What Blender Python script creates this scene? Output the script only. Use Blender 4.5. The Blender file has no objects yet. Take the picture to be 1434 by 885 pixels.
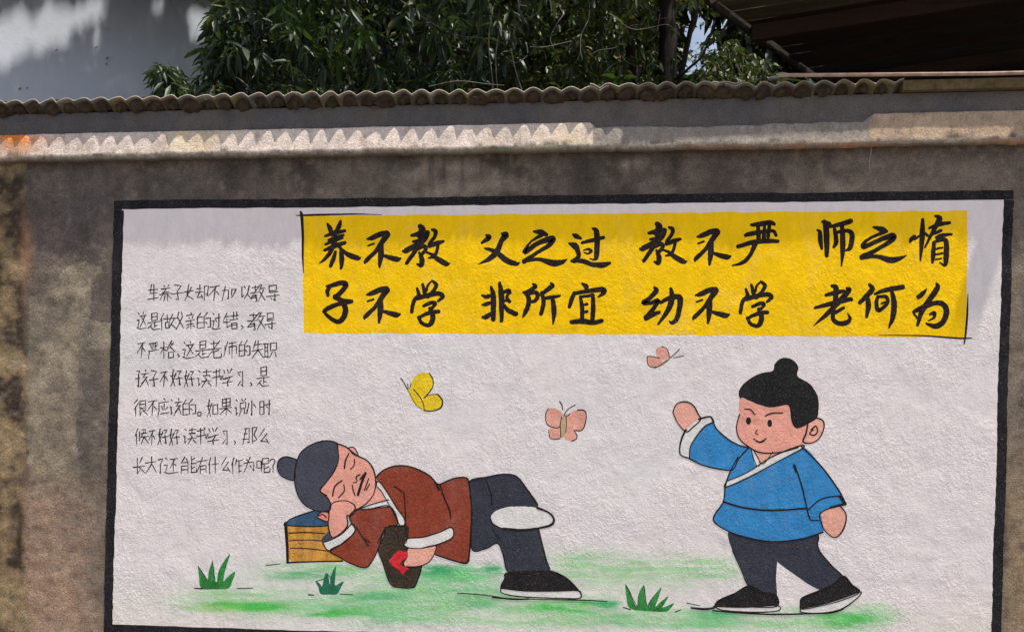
import bpy, bmesh, math, random
import numpy as np
from mathutils import Vector
from mathutils.geometry import tessellate_polygon
random.seed(7); rng = np.random.default_rng(7)
sc = bpy.context.scene
col = sc.collection

# ---------------------------------------------------------------- camera, sky, sun
FP, YAW, PITCH = 1080.0, math.atan(0.0785), math.atan(24.5/1080)
DIST, EYE = 3.24, 1.6
cam_d = bpy.data.cameras.new('camera'); cam = bpy.data.objects.new('camera', cam_d); col.objects.link(cam)
cam_d.sensor_width = 36; cam_d.lens = 36*FP/1434; cam_d.clip_end = 500
CAM = Vector((math.sin(YAW)*DIST, -math.cos(YAW)*DIST, EYE))
cam.location = CAM; cam.rotation_euler = (math.pi/2+PITCH, 0, YAW)
sc.camera = cam
SUN = Vector((2.3, -1.0, 9.0)).normalized()          # direction towards the sun
w = bpy.data.worlds.new('World'); sc.world = w; w.use_nodes = True
nt = w.node_tree; bg = nt.nodes['Background']
sky = nt.nodes.new('ShaderNodeTexSky'); sky.sky_type = 'NISHITA'; sky.sun_disc = False
sky.sun_elevation = math.asin(SUN.z); sky.sun_rotation = math.atan2(SUN.x, SUN.y)
sky.air_density = 1.0; sky.dust_density = 2.5
# broken bright cloud over the blue
cn = nt.nodes.new('ShaderNodeTexNoise'); cn.inputs['Scale'].default_value = 2.2; cn.inputs['Detail'].default_value = 6
tcw = nt.nodes.new('ShaderNodeTexCoord'); nt.links.new(tcw.outputs['Generated'], cn.inputs['Vector'])
cr_ = nt.nodes.new('ShaderNodeMapRange'); nt.links.new(cn.outputs['Fac'], cr_.inputs[0])
for i_, v_ in enumerate((.42, .60, .10, .70)): cr_.inputs[i_+1].default_value = v_
cm = nt.nodes.new('ShaderNodeMix'); cm.data_type = 'RGBA'; nt.links.new(cr_.outputs[0], cm.inputs[0]); nt.links.new(sky.outputs[0], cm.inputs[6]); cm.inputs[7].default_value = (7.0, 7.2, 7.8, 1)
nt.links.new(cm.outputs[2], bg.inputs[0]); bg.inputs[1].default_value = 0.10
sl = bpy.data.lights.new('sun', 'SUN'); sl.energy = 5.0; sl.angle = math.radians(0.8); sl.color = (1, .93, .82)
so = bpy.data.objects.new('sun', sl); col.objects.link(so); so.rotation_euler = SUN.to_track_quat('Z', 'Y').to_euler()
so.location = (4, -4, 12)
sc.view_settings.view_transform = 'Standard'; sc.view_settings.look = 'None'
sc.view_settings.exposure = 0.50; sc.view_settings.gamma = 1

# ---------------------------------------------------------------- where things stand
RX = Vector((math.cos(YAW), math.sin(YAW), 0))
FW = Vector((-math.sin(YAW)*math.cos(PITCH), math.cos(YAW)*math.cos(PITCH), math.sin(PITCH)))
UP = RX.cross(FW)
def P(x, y, Y=0.0):
    """point of the plane y=Y that the photograph shows at (x, y)"""
    d = FW + RX*((x-717)/FP) + UP*((442.5-y)/FP)
    return CAM + d*((Y-CAM.y)/d.y)
def proj(X, Y, Z):
    dx, dy, dz = X-CAM.x, Y-CAM.y, Z-CAM.z
    a = dx*RX.x+dy*RX.y+dz*RX.z; b = dx*FW.x+dy*FW.y+dz*FW.z; c = dx*UP.x+dy*UP.y+dz*UP.z
    return 717+FP*a/b, 442.5-FP*c/b
def H(y, Y=0.0, x=717): return P(x, y, Y).z

# ---------------------------------------------------------------- helpers
def mesh_obj(name, verts, faces, m=None, parent=None, smooth=False, link=True):
    me = bpy.data.meshes.new(name)
    me.from_pydata([tuple(v) for v in verts], [], [tuple(f) for f in faces]); me.update()
    if smooth: me.polygons.foreach_set('use_smooth', [True]*len(me.polygons))
    o = bpy.data.objects.new(name, me)
    if m: me.materials.append(m)
    if link: col.objects.link(o)
    if parent: o.parent = parent
    return o
def empty(name, loc=(0, 0, 0)):
    o = bpy.data.objects.new(name, None); col.objects.link(o); o.location = loc; o.empty_display_size = .1
    return o
def tag(o, label=None, cat=None, group=None, kind=None):
    if label: o['label'] = label
    if cat: o['category'] = cat
    if group: o['group'] = group
    if kind: o['kind'] = kind
    return o
def adopt(o, parent):
    """child at world position under an Empty that is not at the origin"""
    o.parent = parent; o.matrix_parent_inverse.identity()
    o.location = Vector(o.location) - Vector(parent.location)
    return o
def box(x0, x1, y0, y1, z0, z1):
    v = [(x, y, z) for x in (x0, x1) for y in (y0, y1) for z in (z0, z1)]
    f = [(0, 1, 3, 2), (4, 6, 7, 5), (0, 4, 5, 1), (2, 3, 7, 6), (0, 2, 6, 4), (1, 5, 7, 3)]
    return v, f
def tube(pts, rad, n=6):
    V, F = [], []
    for i, p in enumerate(pts):
        p = Vector(p); a = Vector(pts[max(i-1, 0)]); b = Vector(pts[min(i+1, len(pts)-1)])
        t = (b-a).normalized(); s = t.cross(Vector((.13, .2, 1) if abs(t.z) < .95 else (1, .1, 0))).normalized(); q = t.cross(s)
        r = rad[i] if isinstance(rad, (list, tuple)) else rad
        for k in range(n):
            an = 2*math.pi*k/n
            V.append(p+s*math.cos(an)*r+q*math.sin(an)*r)
    for i in range(len(pts)-1):
        for k in range(n):
            F.append((i*n+k, i*n+(k+1) % n, (i+1)*n+(k+1) % n, (i+1)*n+k))
    F.append(tuple(range(n))[::-1]); F.append(tuple((len(pts)-1)*n+k for k in range(n)))
    return V, F
def merge(parts):
    V, F = [], []
    for v, f in parts:
        b = len(V); V += list(v); F += [tuple(i+b for i in q) for q in f]
    return V, F
def set_colour(o, rgb, name='tint'):
    a = o.data.color_attributes.new(name, 'FLOAT_COLOR', 'POINT')
    c = np.ones((len(o.data.vertices), 4), np.float32); c[:, :3] = rgb
    a.data.foreach_set('color', c.ravel())

# value noise on a lattice, for colour and relief computed here
_G = rng.random((256, 256))
def vnoise(x, y, s=1.0, ox=0):
    x = np.asarray(x)*s+ox+1000; y = np.asarray(y)*s+ox*1.7+1000
    xi = np.floor(x).astype(int); yi = np.floor(y).astype(int); fx = x-xi; fy = y-yi
    fx = fx*fx*(3-2*fx); fy = fy*fy*(3-2*fy)
    g = lambda i, j: _G[i % 256, j % 256]
    return (g(xi, yi)*(1-fx)+g(xi+1, yi)*fx)*(1-fy)+(g(xi, yi+1)*(1-fx)+g(xi+1, yi+1)*fx)*fy
def fbm(x, y, s=1.0, ox=0, n=4):
    t = 0; a = 1; tot = 0
    for k in range(n):
        t = t+a*vnoise(x, y, s*2**k, ox+k*17.3); tot += a; a *= .55
    return t/tot

# ---------------------------------------------------------------- materials
def new_mat(name, rough=.85, spec=.25):
    m = bpy.data.materials.new(name); m.use_nodes = True; b = m.node_tree.nodes['Principled BSDF']
    b.inputs['Roughness'].default_value = rough; b.inputs['Specular IOR Level'].default_value = spec
    return m, m.node_tree, b
def N(t, kind, **kw):
    n = t.nodes.new(kind)
    for k, v in kw.items():
        if hasattr(n, k) and k not in n.inputs: setattr(n, k, v)
        else: n.inputs[k].default_value = v
    return n
def pos_node(t): return N(t, 'ShaderNodeNewGeometry').outputs['Position']
def mathn(t, op, a, b=None, clamp=False):
    n = t.nodes.new('ShaderNodeMath'); n.operation = op; n.use_clamp = clamp
    for i, v in enumerate((a, b)):
        if v is None: continue
        if isinstance(v, (int, float)): n.inputs[i].default_value = v
        else: t.links.new(v, n.inputs[i])
    return n.outputs[0]
def mixc(t, fac, a, b, mode='MIX'):
    n = t.nodes.new('ShaderNodeMix'); n.data_type = 'RGBA'; n.blend_type = mode
    for s, v in ((0, fac), (6, a), (7, b)):
        if isinstance(v, (int, float)): n.inputs[s].default_value = v
        elif isinstance(v, tuple): n.inputs[s].default_value = (*v, 1)
        else: t.links.new(v, n.inputs[s])
    return n.outputs[2]
def noise(t, scale, detail=3, rough=.6, dist=0, vec=None, stretch=None):
    n = N(t, 'ShaderNodeTexNoise'); n.inputs['Scale'].default_value = scale; n.inputs['Detail'].default_value = detail
    n.inputs['Roughness'].default_value = rough; n.inputs['Distortion'].default_value = dist
    v = vec or pos_node(t)
    if stretch:
        mp = N(t, 'ShaderNodeMapping'); mp.inputs['Scale'].default_value = stretch; t.links.new(v, mp.inputs[0]); v = mp.outputs[0]
    t.links.new(v, n.inputs['Vector'])
    return n.outputs['Fac']
def maprange(t, v, a, b, c, d):
    n = N(t, 'ShaderNodeMapRange'); t.links.new(v, n.inputs[0])
    for i, x in enumerate((a, b, c, d)): n.inputs[i+1].default_value = x
    return n.outputs[0]

RELIEF = bpy.data.node_groups.new('plaster relief', 'ShaderNodeTree')
RELIEF.interface.new_socket('Normal', in_out='OUTPUT', socket_type='NodeSocketVector')
RELIEF.interface.new_socket('Height', in_out='OUTPUT', socket_type='NodeSocketFloat')
def build_relief(t):
    out = t.nodes.new('NodeGroupOutput')
    big = noise(t, 6, 3, .5, .4)
    mid = noise(t, 78, 3, .62, .5, stretch=(1, 1, .9))
    fine = noise(t, 165, 3, .7, .2)
    # the float left some areas smooth and some rough, with a few dragged ridges
    area = maprange(t, noise(t, 3.2, 3, .6, .5), .38, .62, .25, 1.25)
    ridge = noise(t, 20, 2, .5, .8, stretch=(1, 1, .35))
    ridge = mathn(t, 'POWER', mathn(t, 'SUBTRACT', 1.0, mathn(t, 'ABSOLUTE', mathn(t, 'MULTIPLY', mathn(t, 'SUBTRACT', ridge, .5), 6.0)), True), 3.0)
    h = mathn(t, 'ADD', mathn(t, 'MULTIPLY', big, 2.6), mathn(t, 'ADD', mathn(t, 'MULTIPLY', mathn(t, 'MULTIPLY', mid, .95), area), mathn(t, 'ADD', mathn(t, 'MULTIPLY', fine, .5), mathn(t, 'MULTIPLY', mathn(t, 'MULTIPLY', ridge, .22), area))))
    b = N(t, 'ShaderNodeBump'); b.inputs['Strength'].default_value = 1; b.inputs['Distance'].default_value = .0031
    t.links.new(h, b.inputs['Height']); t.links.new(b.outputs[0], out.inputs[0]); t.links.new(h, out.inputs[1])
build_relief(RELIEF)
def use_relief(t, b):
    g = t.nodes.new('ShaderNodeGroup'); g.node_tree = RELIEF; t.links.new(g.outputs[0], b.inputs['Normal']); return g.outputs[1]

def paint(name, rgb, var=.10, wear=.0, attr=False, rough=.85):
    """brushed wall paint: streaky tone, pores of bare plaster, the wall's own relief"""
    m, t, b = new_mat(name, rough, .12)
    base = rgb
    if attr:
        a = N(t, 'ShaderNodeVertexColor'); a.layer_name = 'tint'; base = a.outputs[0]
    n1 = maprange(t, noise(t, 26, 5, .7, .5, stretch=(1, 1, .35)), .36, .64, 1-var, 1+var)
    n2 = maprange(t, noise(t, 190, 2, .5), .3, .7, 1-var*.6, 1+var*.6)
    k = mathn(t, 'MULTIPLY', n1, n2)
    comb = N(t, 'ShaderNodeCombineColor')
    for i in range(3): t.links.new(k, comb.inputs[i])
    c = mixc(t, 1.0, base, comb.outputs[0], 'MULTIPLY')
    if not attr:
        thin = maprange(t, noise(t, 6, 5, .7, .6, stretch=(1, 1, .6)), .52, .72, 0, .10 if max(rgb) > .2 else .025)
        c = mixc(t, thin, c, (.50, .45, .43))
        pore = maprange(t, noise(t, 330, 2, .6), .66, .70, 0, .42 if max(rgb) > .2 else .22)
        c = mixc(t, pore, c, (.52, .47, .45))
    if wear:
        hole = maprange(t, noise(t, 260, 3, .7), .66-wear, .70-wear*.5, 0, .75)
        c = mixc(t, hole, c, (.40, .36, .34))
    t.links.new(c, b.inputs['Base Color']); use_relief(t, b)
    return m

def attr_rough(name, rough=.93, grain=.35, bump=.004, scale=90):
    m, t, b = new_mat(name, rough, .15)
    a = N(t, 'ShaderNodeVertexColor'); a.layer_name = 'tint'
    n1 = maprange(t, noise(t, 14, 6, .7, .3), .3, .7, 1-grain, 1+grain)
    n2 = maprange(t, noise(t, 170, 4, .8), .38, .62, 1-grain*1.2, 1+grain*1.2)
    k = mathn(t, 'MULTIPLY', n1, n2)
    comb = N(t, 'ShaderNodeCombineColor')
    for i in range(3): t.links.new(k, comb.inputs[i])
    c = mixc(t, 1.0, a.outputs[0], comb.outputs[0], 'MULTIPLY')
    pit = maprange(t, noise(t, 420, 3, .75), .60, .66, 0, .7)
    c = mixc(t, pit, c, (.03, .026, .023))
    lgt = maprange(t, noise(t, 350, 3, .7, vec=None, stretch=(1.1, 1.1, 1.3)), .62, .68, 0, .45)
    c = mixc(t, lgt, c, (.32, .29, .26))
    t.links.new(c, b.inputs['Base Color'])
    h = mathn(t, 'ADD', noise(t, scale, 6, .72), mathn(t, 'MULTIPLY', noise(t, 12, 3, .5), 2.0))
    bp = N(t, 'ShaderNodeBump'); bp.inputs['Distance'].default_value = bump; t.links.new(h, bp.inputs['Height'])
    t.links.new(bp.outputs[0], b.inputs['Normal'])
    return m
def plain(name, c1, c2, scale=8, rough=.9, bump=.003, spec=.2, stretch=None):
    m, t, b = new_mat(name, rough, spec)
    n = noise(t, scale, 6, .65, .3, stretch=stretch)
    c = mixc(t, maprange(t, n, .3, .7, 0, 1), c1, c2)
    t.links.new(c, b.inputs['Base Color'])
    bp = N(t, 'ShaderNodeBump'); bp.inputs['Distance'].default_value = bump; t.links.new(noise(t, scale*6, 5, .7, stretch=stretch), bp.inputs['Height'])
    t.links.new(bp.outputs[0], b.inputs['Normal'])
    return m
def leafmat(name, c1, c2, spec=.32, rough=.46):
    m, t, b = new_mat(name, rough, spec)
    r = N(t, 'ShaderNodeNewGeometry').outputs['Random Per Island']
    c = mixc(t, maprange(t, r, 0, 1, 0, 1), c1, c2)
    hot = mathn(t, 'GREATER_THAN', r, .95)  # a few leaves coloured yellow-green as if sunlit through
    c = mixc(t, hot, c, (c2[0]*3.2, c2[1]*1.9, c2[2]*.8))
    t.links.new(c, b.inputs['Base Color'])
    tr = N(t, 'ShaderNodeBsdfTranslucent'); t.links.new(mixc(t, .35, c, (.12, .2, .02)), tr.inputs[0])
    mx = N(t, 'ShaderNodeMixShader'); mx.inputs[0].default_value = .22
    out = t.nodes['Material Output']
    t.links.new(b.outputs[0], mx.inputs[1]); t.links.new(tr.outputs[0], mx.inputs[2]); t.links.new(mx.outputs[0], out.inputs[0])
    return m

WHITE = (.76, .685, .685)
M = dict(
    ground_paint=paint('white mural paint', None, .05, attr=True),
    black=paint('black mural paint', (.014, .013, .016), .3, .012),
    ink=paint('black brush ink', (.017, .011, .010), .25, .008),
    pen=paint('thin pen ink', (.028, .025, .03), .25, .0),
    yellow=paint('yellow mural paint', (.95, .58, .0015), .07, .0),
    hair_grey=paint('slate hair paint', (.06, .065, .09), .08, .01),
    hair_black=paint('black hair paint', (.014, .014, .015), .15, .01),
    skin=paint('pink skin paint', (.80, .36, .28), .08),
    skin2=paint('light skin paint', (.80, .40, .31), .07),
    blush=paint('cheek paint', (.78, .27, .22), .08),
    red=paint('russet robe paint', (.26, .048, .024), .10, .01),
    blue=paint('blue jacket paint', (.035, .23, .52), .08, .01),
    white=paint('white cloth paint', (.74, .71, .69), .05),
    trouser=paint('slate trouser paint', (.036, .04, .055), .12, .012),
    shoe=paint('black shoe paint', (.016, .014, .016), .2, .015),
    jar=paint('dark jar paint', (.042, .03, .02), .2, .02),
    crimson=paint('crimson paint', (.62, .02, .03), .2, .03),
    ochre=paint('ochre block paint', (.56, .27, .045), .3),
    navy=paint('dark blue paint', (.04, .10, .18), .2),
    green=paint('grass green paint', (.03, .22, .045), .35),
    teal=paint('teal green paint', (.02, .16, .085), .35),
    byellow=paint('butterfly yellow paint', (.82, .58, .02), .1),
    bpink=paint('butterfly pink paint', (.74, .36, .28), .12),
    btan=paint('butterfly body paint', (.50, .36, .22), .12),
    wall=attr_rough('weathered cement wall', .95, .3, .006),
    coping=attr_rough('coping mortar', .9, .2, .006, 110),
    sheet=attr_rough('mossy cement sheet', .9, .25, .003, 120),
)

# ---------------------------------------------------------------- ground
g_front = plain('concrete lane', (.17, .16, .15), (.25, .235, .22), 3, .9)
g_back = plain('bare soil', (.07, .055, .04), (.12, .10, .07), 5, .95, .02)
v, f = box(-60, 60, -60, 0.12, -.3, 0)
tag(mesh_obj('lane', v, f, g_front), kind='structure')
v, f = box(-60, 60, 0.12, 90, -.3, -.02)
tag(mesh_obj('ground', v, f, g_back), kind='structure')

# ---------------------------------------------------------------- the boundary wall
wall = empty('boundary_wall', (0, .12, 0))
tag(wall, 'weathered grey cement boundary wall with plaster coping under corrugated sheets', 'wall')
XL, XR = -3.6, 3.4
ZN = H(211)                                    # underside of the coping
# macro stains and a shaded upper wall put into the colour, given where they stand on the photographed wall
def blob(px, py, cx, cy, rx, ry, p=2): return np.exp(-(np.abs((px-cx)/rx)**p+np.abs((py-cy)/ry)**p))
def in_poly(px, py, poly):
    r = np.zeros(len(px), bool); n = len(poly)
    for i in range(n):
        x1, y1 = poly[i]; x2, y2 = poly[(i+1) % n]
        c = ((y1 > py) != (y2 > py)) & (px < (x2-x1)*(py-y1)/(y2-y1+1e-9)+x1); r ^= c
    return r
def wall_colour(X, Z):
    px, py = proj(X, 0.0, Z)
    n1 = fbm(X, Z, 2.2, 3); n2 = fbm(X, Z, 9, 41); n3 = fbm(X*3, Z*.6, 4, 77)
    c = np.stack([np.full_like(X, .125), np.full_like(X, .107), np.full_like(X, .096)], 1)
    def mixin(mask, rgb):
        nonlocal c
        m = np.clip(mask, 0, 1)[:, None]; c = c*(1-m)+np.array(rgb)*m
    mixin(np.clip((n1-.50)*14, 0, .55), (.165, .14, .115)); mixin(np.clip((.44-n1)*14, 0, .6), (.075, .066, .062)); mixin(np.clip((.44-n2)*12, 0, .4), (.075, .066, .062)); mixin(np.clip((n2-.57)*14, 0, .4), (.19, .16, .13)); mixin(np.clip((300-py)/60, 0, 1)*.45, (.088, .078, .074))  # last mix paints shade into the colour of the upper wall
    wob = (n2-.5)*40+(n1-.5)*50
    # bare repair patch at the left
    w2 = (n2-.5)*9; w3 = (fbm(X, Z, 30, 12)-.5)*7
    patch = [(38, 414), (62, 411), (86, 398), (84, 384), (98, 371), (120, 367), (142, 374), (143, 381), (128, 393), (126, 448), (158, 452), (160, 482), (112, 492), (106, 600), (112, 700), (40, 760)]
    pb = in_poly(px+w2+w3, py+w3-w2*.5, patch)*(.75+.5*np.clip((fbm(X, Z, 14, 6)-.4)*3, 0, 1))
    mixin(in_poly(px-w2*1.5, py+w3*2, [(106, 520), (135, 500), (150, 560), (145, 660), (112, 690), (104, 600)])*.6, (.085, .08, .076))
    mixin(pb*.95, (.235, .205, .155)); mixin(pb*np.clip((n2-.52)*10, 0, .7), (.29, .26, .205)); mixin(pb*np.clip((.45-n2)*10, 0, .6), (.14, .125, .105))
    mixin(np.clip((py-(650+wob))/60, 0, 1)*np.clip((150-px)/30, 0, 1)*.85, (.29, .205, .155))
    mixin(blob(px, py, 60, 840, 50, 60)*.5, (.33, .22, .16))
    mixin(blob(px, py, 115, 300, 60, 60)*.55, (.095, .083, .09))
    for cx, cy, rx, ry in ((118, 560, 12, 80), (122, 470, 14, 40), (105, 700, 22, 55), (128, 800, 18, 60)):
        mixin(blob(px, py, cx+wob*.2, cy, rx, ry)*.6*(n2*1.4), (.10, .095, .09))
    # old brown edge strip
    s = np.clip((40+wob*.30-px)/7, 0, 1)
    mixin(s*.9, (.17, .125, .07)); mixin(s*np.clip((n2-.5)*9, 0, 1), (.25, .19, .115)); mixin(s*np.clip((.47-n2)*9, 0, 1), (.045, .032, .024))
    mixin(blob(px, py, 38+wob*.1, 350, 8, 45)*.6, (.34, .17, .10))
    # damp streaks under the coping
    for cx, wdt, ln, k in ((330, 22, 60, .7), (372, 12, 50, .6), (425, 20, 45, .7), (560, 14, 30, .4), (688, 22, 40, .8), (725, 20, 60, .8), (808, 25, 65, .8), (866, 14, 60, .6),
                           (945, 12, 60, .6), (1010, 25, 60, .4), (1130, 40, 50, .35), (1290, 30, 60, .3), (205, 20, 40, .3)):
        mixin(np.exp(-((px-cx-wob*.12)/wdt)**2)*np.clip((210+ln*1.6-py)/(ln*1.2), 0, 1)*(py > 205)*k*n3*2.4, (.042, .036, .032))
    for cx, cy, rx, ry in ((600, 235, 60, 8), (660, 262, 70, 10), (560, 268, 60, 8), (560, 242, 20, 8), (885, 232, 16, 8), (1180, 262, 60, 12)):
        mixin(blob(px, py, cx+wob*.3, cy+wob*.08, rx, ry)*.9*np.clip((n2-.38)*5, 0, 1), (.23, .20, .17))
    # right end
    mixin(np.clip((px-1395)/20, 0, 1)*np.clip((py-(560+wob))/160, 0, 1)*.8, (.27, .21, .14))
    mixin(np.clip((py-(840+wob))/60, 0, 1)*.35, (.26, .20, .15))
    # darker brown band just below the drip edge
    mixin(np.clip((228-py)/14, 0, 1)*.6*n2*1.5, (.075, .055, .04))
    n4 = .6*fbm(X, Z, 30, 8, 4)+.4*n1; mixin((n4-.54)*3.2, (.19, .165, .14)); mixin((.45-n4)*3.2, (.06, .052, .048))
    dr = vnoise(X, Z*.08, 38, 71)*fbm(X, Z, 3, 15); mixin(np.clip((dr-.38)*4, 0, .55)*np.clip((330-py)/90, 0, 1), (.055, .048, .045))
    return c*np.array([1.22, 1.15, 1.08])*(0.9+.2*n2)[:, None]
def grid(x0, x1, z0, z1, st, depth=lambda X, Z: 0*X):
    nx = int((x1-x0)/st)+1; nz = int((z1-z0)/st)+1
    X, Z = np.meshgrid(np.linspace(x0, x1, nx), np.linspace(z0, z1, nz)); X = X.ravel(); Z = Z.ravel()
    V = np.stack([X, -depth(X, Z), Z], 1)
    i = np.arange(nx*nz).reshape(nz, nx)
    F = np.stack([i[:-1, :-1].ravel(), i[:-1, 1:].ravel(), i[1:, 1:].ravel(), i[1:, :-1].ravel()], 1)
    return X, Z, V, F
def np_mesh(name, V, F, m, parent=None, smooth=True):
    me = bpy.data.meshes.new(name); me.vertices.add(len(V)); me.vertices.foreach_set('co', np.asarray(V, np.float32).ravel())
    k = F.shape[1]; me.loops.add(F.size); me.loops.foreach_set('vertex_index', F.ravel().astype(np.int32))
    me.polygons.add(len(F)); me.polygons.foreach_set('loop_start', np.arange(0, F.size, k, dtype=np.int32))
    me.update(calc_edges=True); me.validate()
    if smooth: me.polygons.foreach_set('use_smooth', np.ones(len(F), bool))
    me.materials.append(m); o = bpy.data.objects.new(name, me); col.objects.link(o)
    if parent: adopt(o, parent)
    return o
# face: one finely divided skin; the plain area behind the mural is flat, the rest slightly uneven
def mural_in(X, Z):
    px, py = proj(X, 0.0, Z); return (px > 138) & (px < 1424) & (py > 262)
def face_depth(X, Z):
    d = (fbm(X, Z, 5, 9)-.5)*.006+(fbm(X, Z, 26, 19)-.5)*.004-.001
    px, py = proj(X, 0.0, Z)
    d = d+np.clip((36+(fbm(X, Z, 9, 41)-.5)*14-px)/4, 0, 1)*.006*(fbm(X, Z, 20, 5)-.1)
    return np.where(mural_in(X, Z), -.0006, np.minimum(d, .012))
X, Z, V, F = grid(XL, XR, 0, ZN+.06, .0075, face_depth)
o = np_mesh('render_coat', V, F, M['wall'], wall); set_colour(o, wall_colour(X, Z))
v, f = box(XL, XR, .012, .238, -.1, ZN+.045); o = mesh_obj('masonry_core', v, f, M['wall']); adopt(o, wall); set_colour(o, (.17, .145, .12))

# coping: profile swept along the wall, the lip height and the nose vary as in the photograph
ZL, ZB = H(173, -.035), H(212, -.06)
def coping_mesh():
    nx = 2200; xs = np.linspace(XL, XR, nx)
    px, _ = proj(xs, -.04, np.full(nx, 2.45))
    sm = lambda a, b: np.clip((px-a)/(b-a), 0, 1)
    lip = ZL-.022*(sm(826, 836)-sm(1212, 1228))+.012*sm(1212, 1228)-.006*sm(836, 1000)*(1-sm(1000, 1100))
    lip = lip+(fbm(xs, xs*0, 14, 3)-.5)*.006*(1+2*(sm(840, 860)-sm(1205, 1225)))
    nz = (fbm(xs, xs*0+3, 6, 7)-.5)*.006+(fbm(xs, xs*0+5, 30, 9)-.5)*.005
    zb = ZB+(fbm(xs, xs*0+7, 10, 11)-.5)*.014+(fbm(xs, xs*0+9, 60, 2)-.5)*.006
    top = np.full(nx, H(150, -.015)+.02)
    prof = [(.006+0*xs, top), (.007+0*xs, lip+.03), (.009+0*xs, lip+.003), (.021+nz*.2, lip+0*xs),
            (.0235+nz*.2, lip-.004)]
    h = lip-.004-(zb+.032)
    for k in (.25, .5, .75, 1): prof.append((.0235+k*.0175+nz*.5*k, lip-.004-h*k))
    e = (fbm(xs, xs*0+1, 45, 31)-.5)*.006
    prof += [(.0435+nz+e, zb+.022), (.044+nz+e, zb+.010+e), (.039+nz+e*.6, zb+.002), (.030+nz, zb-.003), (.012+0*xs, zb+.001+e), (-.004+0*xs, zb+.004)]
    n = len(prof); V = np.zeros((n, nx, 3))
    for j, (u, z) in enumerate(prof): V[j, :, 0] = xs; V[j, :, 1] = -u; V[j, :, 2] = z
    V[:, :, 1] -= 0
    jit = (fbm(V[:, :, 0].ravel()*1, V[:, :, 2].ravel()*1, 90, 13)-.5).reshape(n, nx)*.004
    V[3:-1, :, 1] -= jit[3:-1]
    i = np.arange(n*nx).reshape(n, nx)
    F = np.stack([i[1:, :-1].ravel(), i[1:, 1:].ravel(), i[:-1, 1:].ravel(), i[:-1, :-1].ravel()], 1)
    V = V.reshape(-1, 3); jj = np.repeat(np.arange(n), nx)
    X, Z = V[:, 0], V[:, 2]; px, py = proj(X, V[:, 1], Z)
    n1 = fbm(X, Z, 5, 23); n2 = .6*fbm(X, Z*2, 22, 29)+.4*fbm(X, Z*2, 110, 4)
    c = np.tile(np.array([.27, .235, .21]), (len(X), 1))
    def mx(m, rgb):
        nonlocal c
        m = np.clip(m, 0, 1)[:, None]; c = c*(1-m)+np.array(rgb)*m
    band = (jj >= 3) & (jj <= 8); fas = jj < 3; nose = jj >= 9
    mx(fas*1.0, (.095, .09, .092)); mx(fas*(n1-.42)*2.5, (.135, .115, .10)); mx(fas*blob(px, py, 400, 160, 14, 5), (.2, .18, .13))  # shade below the sheets put into the fascia's colour
    mx(band*(px < 832)*.95, (.62, .52, .47)); mx(band*(n2-.5)*3*(px < 830), (.70, .62, .54)); mx(band*(.45-n2)*5, (.40, .31, .26)); mx(band*(n1-.52)*2*(px < 830), (.62, .50, .32))  # sunlight put into the colour: left stretch of the band paler
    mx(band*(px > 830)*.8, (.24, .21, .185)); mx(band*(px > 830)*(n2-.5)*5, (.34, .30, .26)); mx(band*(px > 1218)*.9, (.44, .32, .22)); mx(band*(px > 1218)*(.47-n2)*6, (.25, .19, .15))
    mx(nose*1.0, (.23, .20, .165)); mx(nose*(n2-.5)*5, (.33, .29, .24)); mx(nose*(.45-n2)*5, (.11, .09, .07)); mx(nose*(px > 1130)*.4, (.38, .30, .23))
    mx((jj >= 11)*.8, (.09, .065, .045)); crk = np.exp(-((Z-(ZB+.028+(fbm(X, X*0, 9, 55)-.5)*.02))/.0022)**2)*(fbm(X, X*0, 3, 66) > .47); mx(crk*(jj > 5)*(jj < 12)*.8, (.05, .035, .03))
    mx(blob(px+(n2-.5)*60, py+(n1-.5)*20, 22, 186, 26, 17)*(jj > 2)*1.6, (.72, .22, .035)); mx(blob(px, py, 38, 172, 8, 6)*(jj > 2)*.9, (.5, .12, .03))
    mx(blob(px, py, 20, 205, 30, 10)*.5, (.35, .18, .07))
    mx((jj >= 9)*blob(px, py, 700, 207, 90, 12)*.5*n2*1.6, (.11, .10, .04)); mx((jj >= 10)*(px > 950)*np.clip(n1-.35, 0, 1)*2*(jj <= 12), (.30, .16, .09))
    return V, F, c
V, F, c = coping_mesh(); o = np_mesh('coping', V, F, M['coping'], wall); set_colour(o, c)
# bedding mortar under the sheets, top of the wall
zt = H(150, -.015)+.02
zf_ = H(125, -.046)
v = [(x_, y_, z_) for x_ in (XL, XR) for y_, z_ in ((-.005, ZN+.05), (.24, ZN+.03), (.24, zf_-.20), (.06, zf_-.075), (-.005, zt-.002))]
f = [(0, 1, 2, 3, 4), (9, 8, 7, 6, 5)]+[(i_, 5+i_, 5+(i_+1) % 5, (i_+1) % 5) for i_ in range(5)]
o = mesh_obj('bedding_mortar', v, f, M['coping']); adopt(o, wall); set_colour(o, (.12, .105, .095))

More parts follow.
